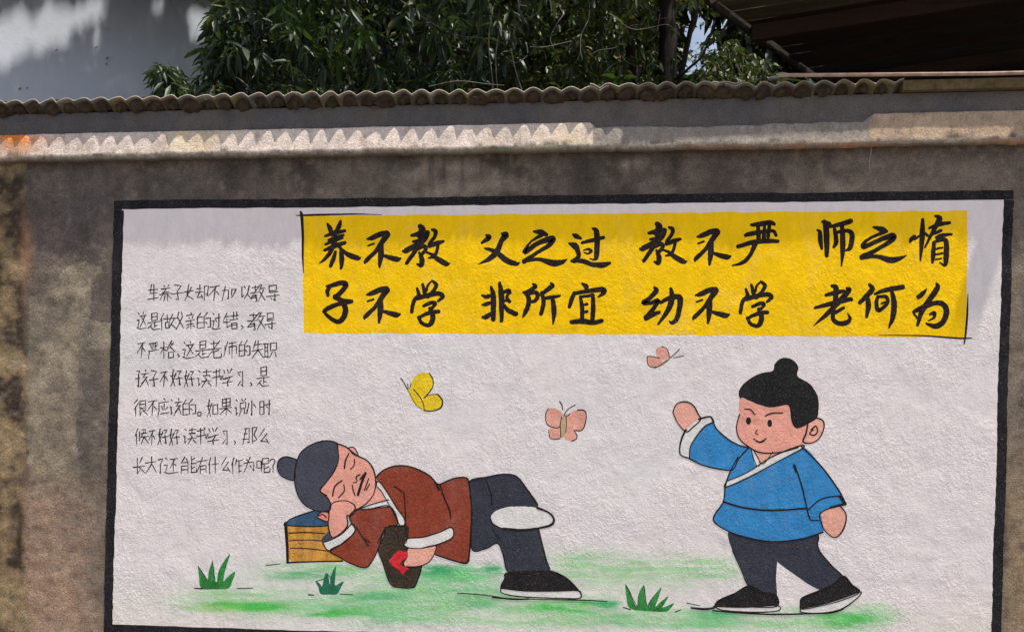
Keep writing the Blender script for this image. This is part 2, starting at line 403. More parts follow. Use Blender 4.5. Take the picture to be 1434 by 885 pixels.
# corrugated sheets: front edge tilted up, so that their underside shows
PITCHW, AMP, TILT = .0785, .0125, math.radians(33)
UF = .050; ZF = H(125, -UF)                    # front edge, middle of the wave
def sheet(x0, waves, dz=0, du=0, tilt=TILT, length=.52, dx=0, thick=.0036, ph=0):
    nxs = waves*14+1; xs = [x0+PITCHW*i/14 for i in range(nxs)]
    ds = [0, .004, .02, .06, .14, .25, .38, length]
    V, F = [], []
    for side in (0, 1):
        for j, d in enumerate(ds):
            for i, x in enumerate(xs):
                a_ = 2*math.pi*i/14; wv = AMP*(2*abs(math.cos(a_/2))**1.15-1.05); wv *= 1+.9*(vnoise(x*11, x0)-.5)
                t = (thick/2 if side == 0 else -thick/2)
                h = wv+t
                chip = 0
                if j == 0: chip = .004*max(0, vnoise(x*40, x0*3+1.3)-.45)
                y = -(UF+du)-.005*(vnoise(x*7, 2.2)-.5)+(d+chip)*math.cos(tilt)+h*math.sin(tilt)
                z = ZF+dz-(d+chip)*math.sin(tilt)+h*math.cos(tilt)
                V.append((x, y, z+.0015*math.sin(x*3.1+x0)))
    n = nxs; m = len(ds); B = n*m
    for j in range(m-1):
        for i in range(n-1):
            a = j*n+i
            F.append((a, a+1, a+n+1, a+n)); F.append((B+a, B+a+n, B+a+n+1, B+a+1))
    for i in range(n-1):
        F.append((i, B+i, B+i+1, i+1)); a = (m-1)*n+i; F.append((a, a+1, B+a+1, B+a))
    for j in range(m-1):
        a = j*n; F.append((a, a+n, B+a+n, B+a)); a = j*n+n-1; F.append((a, B+a, B+a+n, a+n))
    o = mesh_obj('corrugated_sheet', V, F, M['sheet'], smooth=False); adopt(o, wall)
    P3 = np.array(V); n1 = fbm(P3[:, 0], P3[:, 1]*.6, 8, x0*7+50); n2 = fbm(P3[:, 0], P3[:, 1], 40, 90)
    c = np.tile(np.array([.06, .054, .045]), (len(V), 1))
    def mx(mk, rgb):
        nonlocal c
        mk = np.clip(mk, 0, 1)[:, None]; c = c*(1-mk)+np.array(rgb)*mk
    mx((n1-.5)*4, (.12, .095, .035)); mx((.47-n1)*4, (.07, .04, .032)); mx((n2-.57)*4, (.17, .16, .145))
    mx(np.repeat([np.array([1.0, .35]+[0]*(m-2))], 2, 0).repeat(n).astype(float)*.9, (.36, .32, .26))  # sunlit front rim painted in as a pale edge
    set_colour(o, c)
    return o
x_end = P(1268, 125, -.05).x
nw = 9; x = x_end-PITCHW*nw; sheets = []; crest = []
i = 0
while x > XL-.5:
    crest += [x+PITCHW*q for q in range(nw)]
    sheets.append(sheet(x, nw, dz=random.uniform(-.004, .004)+(i % 2)*.004, du=random.uniform(-.004, .004), tilt=TILT+random.uniform(-.02, .02)))
    nw2 = random.choice((8, 9, 10)); x -= PITCHW*(nw2-.999+(.0)); nw = nw2; x = x; i += 1
# lumps of mortar packed into the hollow below every crest
plugm = plain('brown packing mortar', (.022, .016, .012), (.075, .052, .03), 30, .95, .005)
pv = []
for q in range(5):
    bm = bmesh.new(); bmesh.ops.create_icosphere(bm, subdivisions=3, radius=1)
    for vv in bm.verts:
        k = 1+.9*(vnoise(vv.co.x*2+q*7, vv.co.z*2+vv.co.y*1.5)-.5)+.35*(vnoise(vv.co.x*7+q*5, vv.co.z*7)-.5); vv.co = Vector((vv.co.x*.039*k, vv.co.y*.02*k, vv.co.z*(.024 if vv.co.z < 0 else .026)*k))
    me = bpy.data.meshes.new('mortar_lump'); bm.to_mesh(me); bm.free(); me.materials.append(plugm); me.polygons.foreach_set('use_smooth', [True]*len(me.polygons)); pv.append(me)
for cx_ in crest:
    if proj(cx_, 0, 2.6)[0] < -25: continue
    o = bpy.data.objects.new('mortar_lump', random.choice(pv)); col.objects.link(o)
    o.location = (cx_+random.uniform(-.007, .007), -UF+.038+random.uniform(-.004, .006), ZF-.024+random.uniform(-.004, .005)); o.scale = (random.uniform(.85, 1.3), 1, random.uniform(.75, 1.2)); o.rotation_euler = (0, random.uniform(-.35, .35), 0); adopt(o, wall)
# squared rail and mossy edge board at the right end
rust = plain('rusted iron', (.22, .12, .08), (.42, .30, .24), 30, .7, .002, .4)
a, b_ = P(1090, 106, -.06), P(1600, 106, -.06)
rail = tube([(a.x, -.05, H(106, -.05, 1090)), (1.9, -.05, H(106, -.05, 1300)+.001), (XR, -.05, H(106, -.05, 1300))], .008, 8)
o = mesh_obj('iron_rail', *rail, rust); adopt(o, wall)
mossy = plain('mossy board', (.06, .042, .018), (.16, .115, .06), 25, .9, .004)
zz0, zz1 = H(124, -.045, 1350), H(110, -.045, 1350)
v, f = box(x_end-.004, XR, -.04, .2, zz0, zz1); o = mesh_obj('edge_board', v, f, mossy); adopt(o, wall)
stone = plain('grey rubble', (.2, .19, .18), (.34, .32, .3), 20)
bm = bmesh.new(); bmesh.ops.create_icosphere(bm, subdivisions=2, radius=.022)
for vv in bm.verts: vv.co = Vector((vv.co.x*1.1, vv.co.y, vv.co.z*.55))*(1+.25*(vnoise(vv.co.x*40, vv.co.z*40+vv.co.y*30)-.5))
me = bpy.data.meshes.new('stone'); bm.to_mesh(me); bm.free(); me.materials.append(stone)
o = bpy.data.objects.new('stone', me); col.objects.link(o); p = P(1083, 111, 0.03); o.location = p
tag(o, 'small grey stone lying on the corrugated sheets by the rail end', 'stone')

# ---------------------------------------------------------------- the mural
mural = empty('mural', (0, -.001, 0))
tag(mural, 'painted mural in a black frame on the cement wall', 'mural')
U0, STEP = .0016, .00004
def W(x, y, L): return P(x, y, -(U0+L*STEP))
def fill(name, pts, m, L, parent, smooth=True, jit=.25, sub=5):
    pts = curve_closed(pts, sub) if smooth else list(pts)
    if jit: pts = [(x+random.uniform(-jit, jit), y+random.uniform(-jit, jit)) for x, y in pts]
    V = [W(x, y, L) for x, y in pts]
    tris = tessellate_polygon([[Vector((p[0], -p[1], 0)) for p in pts]])
    F = []
    for t in tris:
        a, b, c = t; n = (V[b]-V[a]).cross(V[c]-V[a])
        F.append((a, b, c) if n.y < 0 else (a, c, b))
    V = [v-Vector(mural.location) for v in V]
    o = mesh_obj(name, V, F, m); o.parent = parent; return o
def cr(p0, p1, p2, p3, t):
    return tuple(.5*((2*b)+(-a+c)*t+(2*a-5*b+4*c-d)*t*t+(-a+3*b-3*c+d)*t**3) for a, b, c, d in zip(p0, p1, p2, p3))
def curve_closed(p, sub=5):
    n = len(p); return [cr(p[i-1], p[i], p[(i+1) % n], p[(i+2) % n], k/sub) for i in range(n) for k in range(sub)]
def curve_open(p, sub=5):
    q = [p[0]]+list(p)+[p[-1]]; r = []
    for i in range(1, len(q)-2):
        for k in range(sub): r.append(cr(q[i-1], q[i], q[i+1], q[i+2], k/sub))
    r.append(tuple(p[-1])); return r
def ribbon(pts, L, w=None, sub=5, smooth=True, jit=.12, taper=.35):
    """pts (x, y, width) in photograph pixels -> one strip with rounded ends"""
    if w is not None: pts = [(x, y, w) for x, y in pts]
    c = curve_open(pts, sub) if (smooth and len(pts) > 2) else [tuple(a+(b-a)*k/sub for a, b in zip(pts[i], pts[i+1])) for i in range(len(pts)-1) for k in range(sub)]+[tuple(pts[-1])]
    def ext(p, q, f):            # rounded cap beyond p, away from q
        dx, dy = p[0]-q[0], p[1]-q[1]; l = math.hypot(dx, dy) or 1
        return [(p[0]+dx/l*p[2]*a, p[1]+dy/l*p[2]*a, p[2]*b) for a, b in ((.5, .12), (.42, .6), (.22, .9))]
    c = ext(c[0], c[1], 1)+c+ext(c[-1], c[-2], 1)[::-1]
    V, F = [], []
    for i, (x, y, ww) in enumerate(c):
        a, b = c[max(i-1, 0)], c[min(i+1, len(c)-1)]
        dx, dy = b[0]-a[0], b[1]-a[1]; l = math.hypot(dx, dy) or 1
        h = max(ww, .15)/2
        j = random.uniform(-jit, jit)*min(1, ww/3)
        V.append(W(x-dy/l*(h+j), y+dx/l*(h+j), L)-Vector(mural.location)); V.append(W(x+dy/l*(h-j), y-dx/l*(h-j), L)-Vector(mural.location))
    for i in range(len(c)-1): F.append((2*i, 2*i+2, 2*i+3, 2*i+1))
    return V, F
def strokes(name, lst, m, L, parent, **kw):
    parts = []
    for i, s in enumerate(lst): parts.append(ribbon(s, L+i*.12, **kw))
    V, F = merge(parts); F2 = []
    for q in F:
        n = (V[q[1]]-V[q[0]]).cross(V[q[2]]-V[q[0]]); F2.append(q if n.y < 0 else q[::-1])
    o = mesh_obj(name, V, F2, m); o.parent = parent; return o

# white ground with soft green washes (flat print on the sheet)
ITL, ITR, IBR, IBL = (171, 292), (1406, 280), (1389, 914), (156, 874)
def white_ground():
    nx, ny = 620, 300
    s, t = np.meshgrid(np.linspace(0, 1, nx), np.linspace(0, 1, ny)); s = s.ravel(); t = t.ravel()
    px = (ITL[0]*(1-s)+ITR[0]*s)*(1-t)+(IBL[0]*(1-s)+IBR[0]*s)*t
    py = (ITL[1]*(1-s)+ITR[1]*s)*(1-t)+(IBL[1]*(1-s)+IBR[1]*s)*t
    V = np.zeros((nx*ny, 3)); Yp = -U0
    dx = (px-717)/FP; dy = (442.5-py)/FP
    D = np.array(FW)[None]+dx[:, None]*np.array(RX)+dy[:, None]*np.array(UP)
    V = np.array(CAM)[None]+D*((Yp-CAM.y)/D[:, 1])[:, None]
    i = np.arange(nx*ny).reshape(ny, nx)
    F = np.stack([i[1:, :-1].ravel(), i[1:, 1:].ravel(), i[:-1, 1:].ravel(), i[:-1, :-1].ravel()], 1)
    c = np.tile(np.array(WHITE), (len(px), 1))
    def mx(m, rgb):
        nonlocal c
        m = np.clip(m, 0, 1)[:, None]; c = c*(1-m)+np.array(rgb)*m
    n1 = fbm(px/60, py/60, 1, 5); st = fbm(px/45, py/5, 1, 61); st2 = fbm(px/14, py/3, 1, 33); bl = fbm(px/220, py/180, 1, 12)
    mx((bl-.5)*1.2, (.71, .72, .70)); mx((.5-bl)*1.2, (.76, .68, .69))
    mx((n1-.55)*.8, (.64, .63, .63))
    G1, G2, G3, G4 = (.20, .56, .25), (.07, .42, .17), (.05, .50, .07), (.36, .62, .33)
    W_ = [(600, 845, 250, 26, .34, G4), (450, 850, 130, 14, .3, G4), (900, 868, 160, 10, .35, G4), (1060, 866, 170, 10, .4, G4), (610, 815, 90, 18, .35, G1), (450, 798, 95, 13, .55, G4), (420, 805, 60, 7, .35, G2), (345, 838, 80, 14, .65, G4), (330, 849, 62, 6, .95, G3), (300, 852, 30, 5, .5, (.25, .5, .04)), (500, 845, 70, 14, .5, G1), (480, 858, 50, 6, .8, G3), (620, 803, 62, 12, .7, G1), (612, 798, 22, 7, .8, G2),
          (690, 796, 14, 8, .5, G2), (560, 825, 60, 10, .5, G4), (535, 836, 34, 7, .8, G2), (570, 860, 70, 13, .55, G1), (650, 835, 80, 18, .45, G1), (672, 846, 26, 6, .85, G2), (790, 850, 52, 9, .95, G3), (850, 847, 20, 6, .7, G2),
          (760, 868, 140, 9, .5, G4), (820, 792, 45, 20, .4, G4), (850, 800, 90, 26, .35, G4), (905, 795, 60, 14, .45, G4), (985, 796, 50, 20, .5, G4), (880, 868, 45, 10, .55, G1),
          (1005, 864, 34, 9, .95, G2), (990, 870, 55, 14, .6, G1), (940, 864, 45, 11, .4, G4), (1190, 866, 50, 12, .85, G1), (1180, 869, 36, 8, .9, G3), (1100, 873, 90, 9, .55, G4), (1235, 860, 20, 16, .4, G4), (1160, 853, 70, 8, .3, G4), (640, 850, 150, 22, .3, G4)]
    for cx, cy, rx, ry, k, g in W_:
        b = np.exp(-(np.abs((px-cx)/rx)**2.6+np.abs((py-cy)/ry)**2.2))
        mx(b*k*2.1*np.clip((st-.15)*2.0, .35, 1.15)*(.6+.8*st2), g)
    mx(np.clip((py-800)/90, 0, 1)*(np.clip((420-px)/250, 0, 1)+np.clip((px-1240)/120, 0, 1))*.45, (.74, .68, .56))  # yellowish light tinted into the white of the lower corners
    # corner tick and pencil specks of the ground paint
    mx(blob(px, py, 680, 790, 4, 3)*.4, (.6, .6, .5))
    V = V-np.array(mural.location)
    me = np_mesh('white_ground', V, F, M['ground_paint'], None); me.parent = mural
    set_colour(me, c); return me
white_ground()
# black frame
def frame():
    sides = [((153, 288), (171, 288), (1412, 274), 13.5), ]
    def band(pa, pb, w0, w1, n=90):
        V, F = [], []
        for i in range(n+1):
            t = i/n; x = pa[0]+(pb[0]-pa[0])*t; y = pa[1]+(pb[1]-pa[1])*t; ww = (w0+(w1-w0)*t)/2; LL_ = 3+.2*pa[0]/1000+(.3 if abs(pa[0]-pb[0]) < 60 else 0)
            dx, dy = pb[0]-pa[0], pb[1]-pa[1]; l = math.hypot(dx, dy)
            wb = 1.6*(vnoise(t*9, pa[0]+.3)-.5)
            j1 = random.uniform(-.6, .6)+wb; j2 = random.uniform(-.6, .6)+wb
            V.append(W(x-dy/l*(ww+j1), y+dx/l*(ww+j1), LL_)-Vector(mural.location)); V.append(W(x+dy/l*(ww-j2), y-dx/l*(ww-j2), LL_)-Vector(mural.location))
        for i in range(n): F.append((2*i, 2*i+2, 2*i+3, 2*i+1))
        return V, F
    for pa, pb, w0, w1 in (((159.5, 287.5), (1419.5, 273.5), 12, 13), ((166.5, 294.5), (151, 882), 14, 12), ((1412.5, 280.5), (1394.5, 909), 14, 14), ((145.5, 881), (1402, 918), 15, 15)):
        V, F = band(pa, pb, w0, w1); F2 = []
        for q in F:
            n = (V[q[1]]-V[q[0]]).cross(V[q[2]]-V[q[0]]); F2.append(q if n.y < 0 else q[::-1])
        o = mesh_obj('frame_stripe', V, F2, M['black']); o.parent = mural
frame()

def R(ox, oy, s, pts): return [(ox+p[0]/s, oy+p[1]/s, *[q/s for q in p[2:]]) for p in pts]
# yellow banner
bn = []
for i in range(60): t = i/60; bn.append((424+931*t, 302.5-7.5*t+random.uniform(-.9, .9)))
for i in range(16): t = i/16; bn.append((1355-1.5*t+random.uniform(-.6, .6), 295+178*t))
for i in range(60): t = i/60; bn.append((1353.5-928*t, 473-6*math.sin(t*1.6)+random.uniform(-.9, .9)))
for i in range(16): t = i/16; bn.append((425-1*t+random.uniform(-.8, .8), 466-163*t))
banner = fill('banner', bn, M['yellow'], 2, mural, smooth=False, jit=0)
tag(banner, 'yellow banner with two rows of black brush characters')
def bars(lst): return lst
strokes('corner_mark', [[(421, 297, 3), (422.5, 303, 4.5), (424, 330, 3.5), (424, 360, 2.8), (425, 382, 1)], [(415, 302, 1.2), (430, 301.5, 3), (470, 300.5, 2.6), (500, 300, 2), (535, 301, .8)]], M['ink'], 4, banner)
strokes('corner_mark', [[(1355.5, 412, 1), (1354.5, 440, 3), (1352, 470, 2.8), (1350, 482, 1.5)], [(1230, 469.5, 1), (1290, 470, 2), (1340, 473.5, 2.6), (1361, 473.5, 1.5)]], M['ink'], 4, banner)

# ---- calligraphy: brush strokes (x, y, width) read from the wall, 4.782 units to a photograph pixel
S1 = 4.782
def shift(ch, dx, dy): return [[(x+dx, y+dy, q) for x, y, q in s] for s in ch]
yang = [[(185,115,14),(202,145,26),(212,185,20)],[(272,95,14),(262,130,26),(238,165,16)],[(170,195,14),(230,175,24),(300,160,18)],[(192,222,14),(235,205,20),(292,188,14)],[(172,250,14),(225,228,20),(285,208,14)],
        [(165,290,16),(230,262,26),(300,240,20)],[(235,165,20),(232,230,26),(205,300,24),(165,350,18),(130,378,5)],[(262,265,18),(300,305,22),(345,328,30),(392,342,26),(405,338,8)],[(238,300,16),(225,345,24),(205,395,20)],[(275,285,18),(280,350,28),(275,410,16)]]
bu = [[(450,215,10),(480,208,26),(540,182,30),(582,176,30)],[(585,185,34),(548,238,28),(505,300,22),(445,358,24),(435,378,10)],[(545,240,24),(542,320,32),(533,400,14)],[(550,322,14),(600,338,26),(650,350,30),(672,345,14)],[(456,260,10),(495,246,12)]]
jiao = [[(805,130,28),(818,150,38),(805,195,34)],[(750,190,18),(800,180,28),(855,168,22)],[(858,172,22),(838,212,28),(790,250,30),(712,292,30),(692,296,16)],[(760,232,16),(830,220,22)],[(792,262,26),(760,312,24),(715,376,20)],
        [(775,290,18),(825,262,26),(842,285,22),(805,330,18)],[(800,305,14),(817,350,28),(812,390,26),(786,382,12)],[(886,152,16),(908,165,24),(902,200,20),(872,240,20),(868,262,22)],[(880,258,22),(920,242,26),(960,230,16)],[(925,255,18),(915,300,18),(895,330,20),(862,342,10)],[(820,300,10),(872,312,16),(925,350,28),(980,380,28),(1003,378,8)]]
zi = [[(180,530,14),(215,525,24),(275,508,28),(308,518,30),(285,560,26),(237,605,28)],[(205,532,18),(184,560,24),(188,592,18)],[(235,600,26),(285,628,28),(345,632,22)],[(345,634,20),(250,652,24),(182,682,26),(160,700,18)],[(272,620,24),(305,680,30),(292,740,30),(255,768,26),(205,745,22),(170,712,18)]]
xue = [[(785,545,14),(797,585,22)],[(822,518,16),(835,570,24)],[(885,495,14),(912,520,22),(895,560,20),(855,600,24)],[(882,497,10),(856,525,14),(850,560,12)],[(792,598,24),(762,632,22),(748,702,20)],[(790,610,26),(860,590,26),(930,580,26),(956,600,24),(925,630,14)],
       [(830,662,18),(882,640,22),(908,648,18),(872,690,18)],[(795,745,16),(830,722,20),(880,705,24),(928,700,22)],[(872,680,22),(890,730,28),(880,775,28),(855,792,22),(815,775,20),(795,738,18)]]
fu = [[(150,190,14),(165,205,30),(118,240,14)],[(255,180,16),(278,188,36),(248,230,26),(218,300,32),(165,350,26),(95,382,5)],[(140,278,12),(180,287,22),(230,315,28),(290,362,32),(350,380,24),(370,372,8)]]
zhi = [[(468,165,14),(515,170,32),(550,185,22)],[(515,190,24),(450,230,12),(412,280,18),(412,300,28),(490,245,26),(575,215,34),(597,215,28),(570,255,26),(490,305,20),(402,365,26)],[(400,362,22),(500,350,20),(590,375,36),(650,370,28),(690,350,6)]]
guo = [[(730,185,14),(748,195,28),(780,210,16)],[(705,245,14),(740,260,36),(758,285,28),(766,330,24),(738,360,28)],[(722,362,18),(790,362,26),(860,385,26),(930,388,32),(975,375,16)],[(790,240,16),(850,225,22),(932,205,20)],[(862,145,14),(886,165,30),(890,250,30),(885,335,26),(868,352,12),(840,345,6)],[(800,290,8),(830,283,14),(852,295,16),(830,312,12),(805,305,8)]]
fei = [[(180,535,14),(195,600,30),(195,752,26)],[(238,510,18),(250,600,32),(250,762,20)],[(120,592,12),(150,602,24),(182,588,16)],[(122,655,12),(150,650,24),(184,638,14)],[(125,738,16),(148,735,28),(190,705,16)],[(262,572,18),(298,560,24),(308,575,16)],[(300,575,16),(285,605,18),(304,632,20)],[(262,632,14),(290,625,16)],[(268,655,14),(292,690,26),(345,715,28)]]
suo = [[(460,515,12),(477,532,24),(440,558,20),(395,572,12)],[(405,575,16),(430,602,26),(430,655,26),(410,705,24),(392,738,8)],[(430,582,18),(480,572,24),(492,600,24),(470,630,20),(430,634,16)],[(580,510,12),(590,527,26),(550,560,24),(520,582,20)],[(520,575,22),(532,640,24),(515,715,22)],[(530,612,16),(580,605,22),(640,595,14)],[(592,612,22),(602,700,28),(595,785,8)]]
yi = [[(790,512,12),(815,532,28),(818,552,20)],[(740,575,20),(722,612,24),(705,668,20)],[(735,580,20),(820,565,24),(925,552,30),(933,575,26),(898,602,10)],[(778,600,16),(790,680,24),(790,760,22)],[(785,602,16),(860,590,20)],[(862,590,20),(864,680,26),(858,765,24)],[(795,655,12),(822,650,18)],[(795,706,12),(822,700,18)],[(720,770,24),(800,765,30),(860,775,26),(920,762,24)]]
yan = [[(825,120,18),(880,115,28),(950,105,26),(975,115,20)],[(868,130,20),(872,205,26)],[(912,125,16),(908,205,24)],[(945,120,20),(935,200,20)],[(785,190,20),(825,178,26),(960,160,20),(988,190,18)],[(735,265,22),(820,240,26),(900,228,28),(1000,230,20)],[(852,238,30),(822,310,22),(770,370,22),(695,392,8)]]
you = [[(175,540,16),(186,562,28),(140,612,24),(100,640,26),(150,642,22),(200,625,24),(160,690,24),(118,740,28)],[(120,745,28),(160,722,26),(205,705,20)],[(215,640,18),(270,612,26),(330,600,30),(347,620,32),(340,690,28),(320,755,26),(290,775,20),(275,765,8)],[(285,548,18),(292,612,32),(265,690,28),(200,785,12)]]
shi = [[(70,155,12),(87,172,24),(90,230,26),(100,278,16)],[(105,100,16),(125,112,30),(132,230,32),(132,325,22)],[(118,105,20),(152,112,20),(152,135,10)],[(155,132,18),(230,115,26),(292,95,28)],[(185,150,20),(196,230,26),(180,268,16)],[(192,172,18),(270,160,22),(302,185,28),(290,270,26),(262,292,12)],[(235,118,22),(240,260,30),(232,395,8)]]
zhi2 = [[(445,135,12),(500,150,32),(530,163,22)],[(518,168,22),(440,200,16),(385,238,20),(378,268,26),(450,238,24),(520,208,28),(578,195,36),(560,228,28),(470,285,22),(370,335,30)],[(368,340,26),(460,330,22),(560,355,34),(620,345,24),(665,325,6)]]
duo = [[(690,235,12),(700,215,24),(722,195,16)],[(775,85,18),(772,200,30),(760,358,10)],[(722,215,16),(760,190,12)],[(790,172,10),(806,190,18)],[(860,60,14),(888,80,32),(852,150,24),(790,272,10)],[(820,142,14),(880,118,24),(955,106,18)],[(852,178,18),(898,158,18)],[(868,205,18),(905,190,22),(968,183,14)],[(850,240,20),(845,320,26),(840,372,14)],[(860,232,18),(918,218,26),(934,250,28),(932,340,30),(925,390,18),(890,372,8)],[(868,280,12),(908,272,12)],[(865,318,12),(908,310,12)],[(862,352,10),(900,345,10)]]
lao = [[(170,530,20),(195,542,30),(190,635,28)],[(128,590,18),(190,575,26),(245,562,20)],[(270,545,18),(278,562,30),(200,650,28),(125,725,24),(45,795,5)],[(55,675,16),(150,650,26),(285,618,24),(300,626,12)],[(245,675,18),(190,708,20)],[(180,680,22),(174,745,24),(210,778,26),(262,775,28),(288,748,20),(272,712,6)]]
he = [[(420,520,18),(437,552,30),(392,602,26),(355,640,22)],[(405,602,22),(412,660,30),(400,735,16)],[(455,582,14),(530,555,26),(640,537,28)],[(475,600,18),(466,640,22),(474,690,24),(500,682,22),(540,640,20),(530,602,22),(482,600,16)],[(500,645,12),(525,638,14)],[(570,572,22),(584,650,32),(575,740,28),(548,810,8)]]
wei = [[(800,550,8),(780,575,24),(748,602,26)],[(870,515,16),(872,545,30),(820,622,30),(770,700,28),(740,790,16)],[(715,702,18),(760,680,28),(850,645,26),(910,650,30),(935,700,32),(910,770,30),(860,798,30),(800,780,12)],[(715,712,12),(740,745,14)],[(825,718,14),(852,710,24),(850,740,16),(812,762,6)]]
CAL = [((420,290), [yang, bu, jiao, zi, shift(bu,-3,372), xue]), ((650,290), [fu, zhi, guo, fei, suo, yi]),
       ((880,290), [shift(jiao,-612,-15), shift(bu,10,-15), yan, you, shift(bu,0,376), shift(xue,2,5)]), ((1130,290), [shi, zhi2, duo, lao, he, wei])]
names_cal = ['养', '不', '教', '子', '不', '学', '父', '之', '过', '非', '所', '宜', '教', '不', '严', '幼', '不', '学', '师', '之', '惰', '老', '何', '为']
k = 0
for (ox, oy), chs in CAL:
    for ch in chs:
        o = strokes('brush_character', [[(a_, b_, c_*1.28) for a_, b_, c_ in R(ox, oy, S1, s)] for s in ch], M['ink'], 4, banner, sub=6, jit=.22)
        o['label'] = 'black brush character '+names_cal[k]+' on the yellow banner'; k += 1

# ---- small handwriting: each character as pen strokes on a ten by ten grid
PEN = {
'生': '3025 1383 5059 2585 0898', '养': '3041 7061 1282 2474 0595 5208 5598 4639 6669', '子': '207144 445938 0595', '女': '402699 7209 0494',
'却': '1242 3034 0454 341757 4658 6169 61918775', '不': '1181 6106 5249 6486', '加': '0343483 8 2109 6368939363', '以': '111736 3142 716538 6699',
'教': '1151 3034 0454 6007 1646354939 0747 7054 6292 8359 6499', '导': '207073232484 2023 0696 656958 3748', '这': '1021 042418 083999 6061 3292 8238 4287',
'是': '3034747030 3272 0595 5558 5777 3608 274999', '做': '2004 1319 2363 4145 3538585535 7155 6393 8358 6699', '父': '3013 6083 7309 2399', '亲': '5061 1181 3243 7263 0494 1686 5459 3718 7798',
'的': '3012 1218585212 1555 7052 63939878 6576', '过': '1021 042418 083999 3393 717868 4455', '错': '2004 1242 0545 2328 2847 5292 6064 8084 4494 5659898656 5787',
',': '273829', '严': '1181 4145 6165 2234 8273 0595 1509', '格': '0343 2029 2306 2445 7044 6182 8145 6396 5659898656', '老': '2171 4044 0494 8008 7536 45499997',
'师': '1215 3008 4191 4347 439397 6169', '失': '3014 2282 0595 5055 5509 5599', '职': '0141 1118 3139 1333 1535 0848 5155959151 6649 8699',
'孩': '103022 222918 0434 7071 4292 725484 8447 7539 7599', '好': '201439 4209 0343 518163 647968 4595', '读': '1021 041418 1827 4191 6063 438384 5465 3696 6539 7799',
'书': '117174 049496 9685 4049 7081', '学': '1022 4052 8062 030594 2574475949 0797', '习': '117179 7958 2243 1856', '很': '2002 3205 1419 418185 4383 4585 4149 4957 8667 5599',
'应': '5061 1292 121609 3446 5356 8566 2898', '该': '1021 041418 1827 7071 4292 725484 8447 7539 7599', '。': '2747492927', '如': '201439 4209 0343 5358989353',
'果': '2024848020 2282 5059 0595 5508 5598', '说': '1021 041418 1827 5061 8071 4245858242 5539 75789896', '小': '515948 2207 7395', '时': '1118484111 1444 5393 818978 6475',
'候': '2004 1319 3237 517173 4383 6245 4595 6549 6599', '那': '104048 4838 1333 0646 2009 6069 609074749768', '么': '5014 7327 2788 6699', '长': '7053 0595 303957 4599',
'大': '0393 5054 5409 5499', '了': '118144 4449 4938', '还': '4191 7146 6268 7485 1021 042418 083999', '能': '200343 3144 0509 054549 0747 6064 8162 6494 6569 8667 69999997',
'有': '0292 5008 3539 358589 3787', '什': '2004 1319 3494 6069', '作': '2004 1319 4134 4292 6269 6585 6888', '为': '2132 5008 038388 8877 5566',
'呢': '0206363202 4181 8184 4484 4138 8657 5559 59999997', '?': '021161835557 5859'}
LINES = [(399, 420, '生207 222 养224 240 子241 257 女259 271 却274 292 不292 309 加311 331 以337 352 教351 371 导373 391'),
 (438, 461, '这192 205 是207 224 做224 247 父247 257 亲260 273 的274 295 过297 309 错313 334 ,338 343 教347 371 导371 386'),
 (478, 501, '不192 205 严208 222 格225 245 ,249 253 这256 272 是274 292 老291 310 师313 331 的333 350 失353 368 职369 387'),
 (518, 541, '孩190 208 子209 222 不224 236 好239 256 好258 273 读276 296 书297 310 学312 326 习332 342 ,351 354 是360 377'),
 (559, 582, '很188 206 不206 221 应221 237 该238 254 的254 274 。277 281 如290 305 果308 324 说329 346 小346 358 时362 379'),
 (600, 622, '候189 208 不208 218 好221 236 好237 252 读257 275 书275 289 学291 306 习311 320 ,328 332 那340 360 么362 377'),
 (640, 662, '长187 203 大204 219 了221 229 还230 249 能254 275 有276 290 什292 306 么309 323 作324 340 为342 357 呢360 378 ?378 386')]
for ln, (y0, y1, s) in enumerate(LINES):
    tk = s.split()
    for i in range(0, len(tk), 2):
        ch = tk[i][0]; x0 = float(tk[i][1:]); x1 = float(tk[i+1]); punct = ch in ',。'
        code = PEN[ch].replace('0343483 8', '03434838')
        jy = random.uniform(-.8, .8); L = []
        yy0, yy1 = y0+jy, y1+jy+(1 if ln == 0 else 0)
        if ch == '是' and x0 == 360: yy0 -= 4
        for st in code.split():
            pts = [(int(st[q]), int(st[q+1])) for q in range(0, len(st)-1, 2)]
            if punct: Q = [(x0+(px_-2)/1.8*(x1-x0), y0+py_/9*(y1-y0)) for px_, py_ in pts]
            else: Q = [(x0+px_/9*(x1-x0)+random.uniform(-.25, .25), yy0+(py_-(px_-4.5)*.10)/9*(yy1-yy0)+random.uniform(-.25, .25)) for px_, py_ in pts]
            wd = [random.uniform(1.35, 2.0) for _ in Q]; wd[-1] *= .65
            L.append([(a, b, c_) for (a, b), c_ in zip(Q, wd)])
        o = strokes('handwritten_character', L, M['pen'], 4, mural, sub=2, smooth=False, jit=.08)
        o['label'] = 'thin handwritten '+('mark ' if ch in ',。?' else 'character ')+ch+' in line '+['one', 'two', 'three', 'four', 'five', 'six', 'seven'][ln]+' of the text'

# ---- painted pictures
def figure(name, label, lines, L, width=1.5, m=None):
    o = strokes(name, lines, m or M['ink'], L, mural, sub=5, jit=.12); o['label'] = label; return o
def edge(pts, wd=1.5): return [(x, y, wd*1.25*random.uniform(.75, 1.25)) for x, y in list(pts)+[pts[0]]]
def ln_(pts, wd=1.4): return [(p[0], p[1], wd*1.22*random.uniform(.8, 1.2)) for p in pts]
A = lambda pts: R(380, 600, 4.022, pts)
Bq = lambda pts: R(520, 640, 4.656, pts)
Cq = lambda pts: R(640, 650, 4.422, pts)
D = lambda pts: R(930, 490, 4.2125, pts)
E = lambda pts: R(980, 600, 3.279, pts)
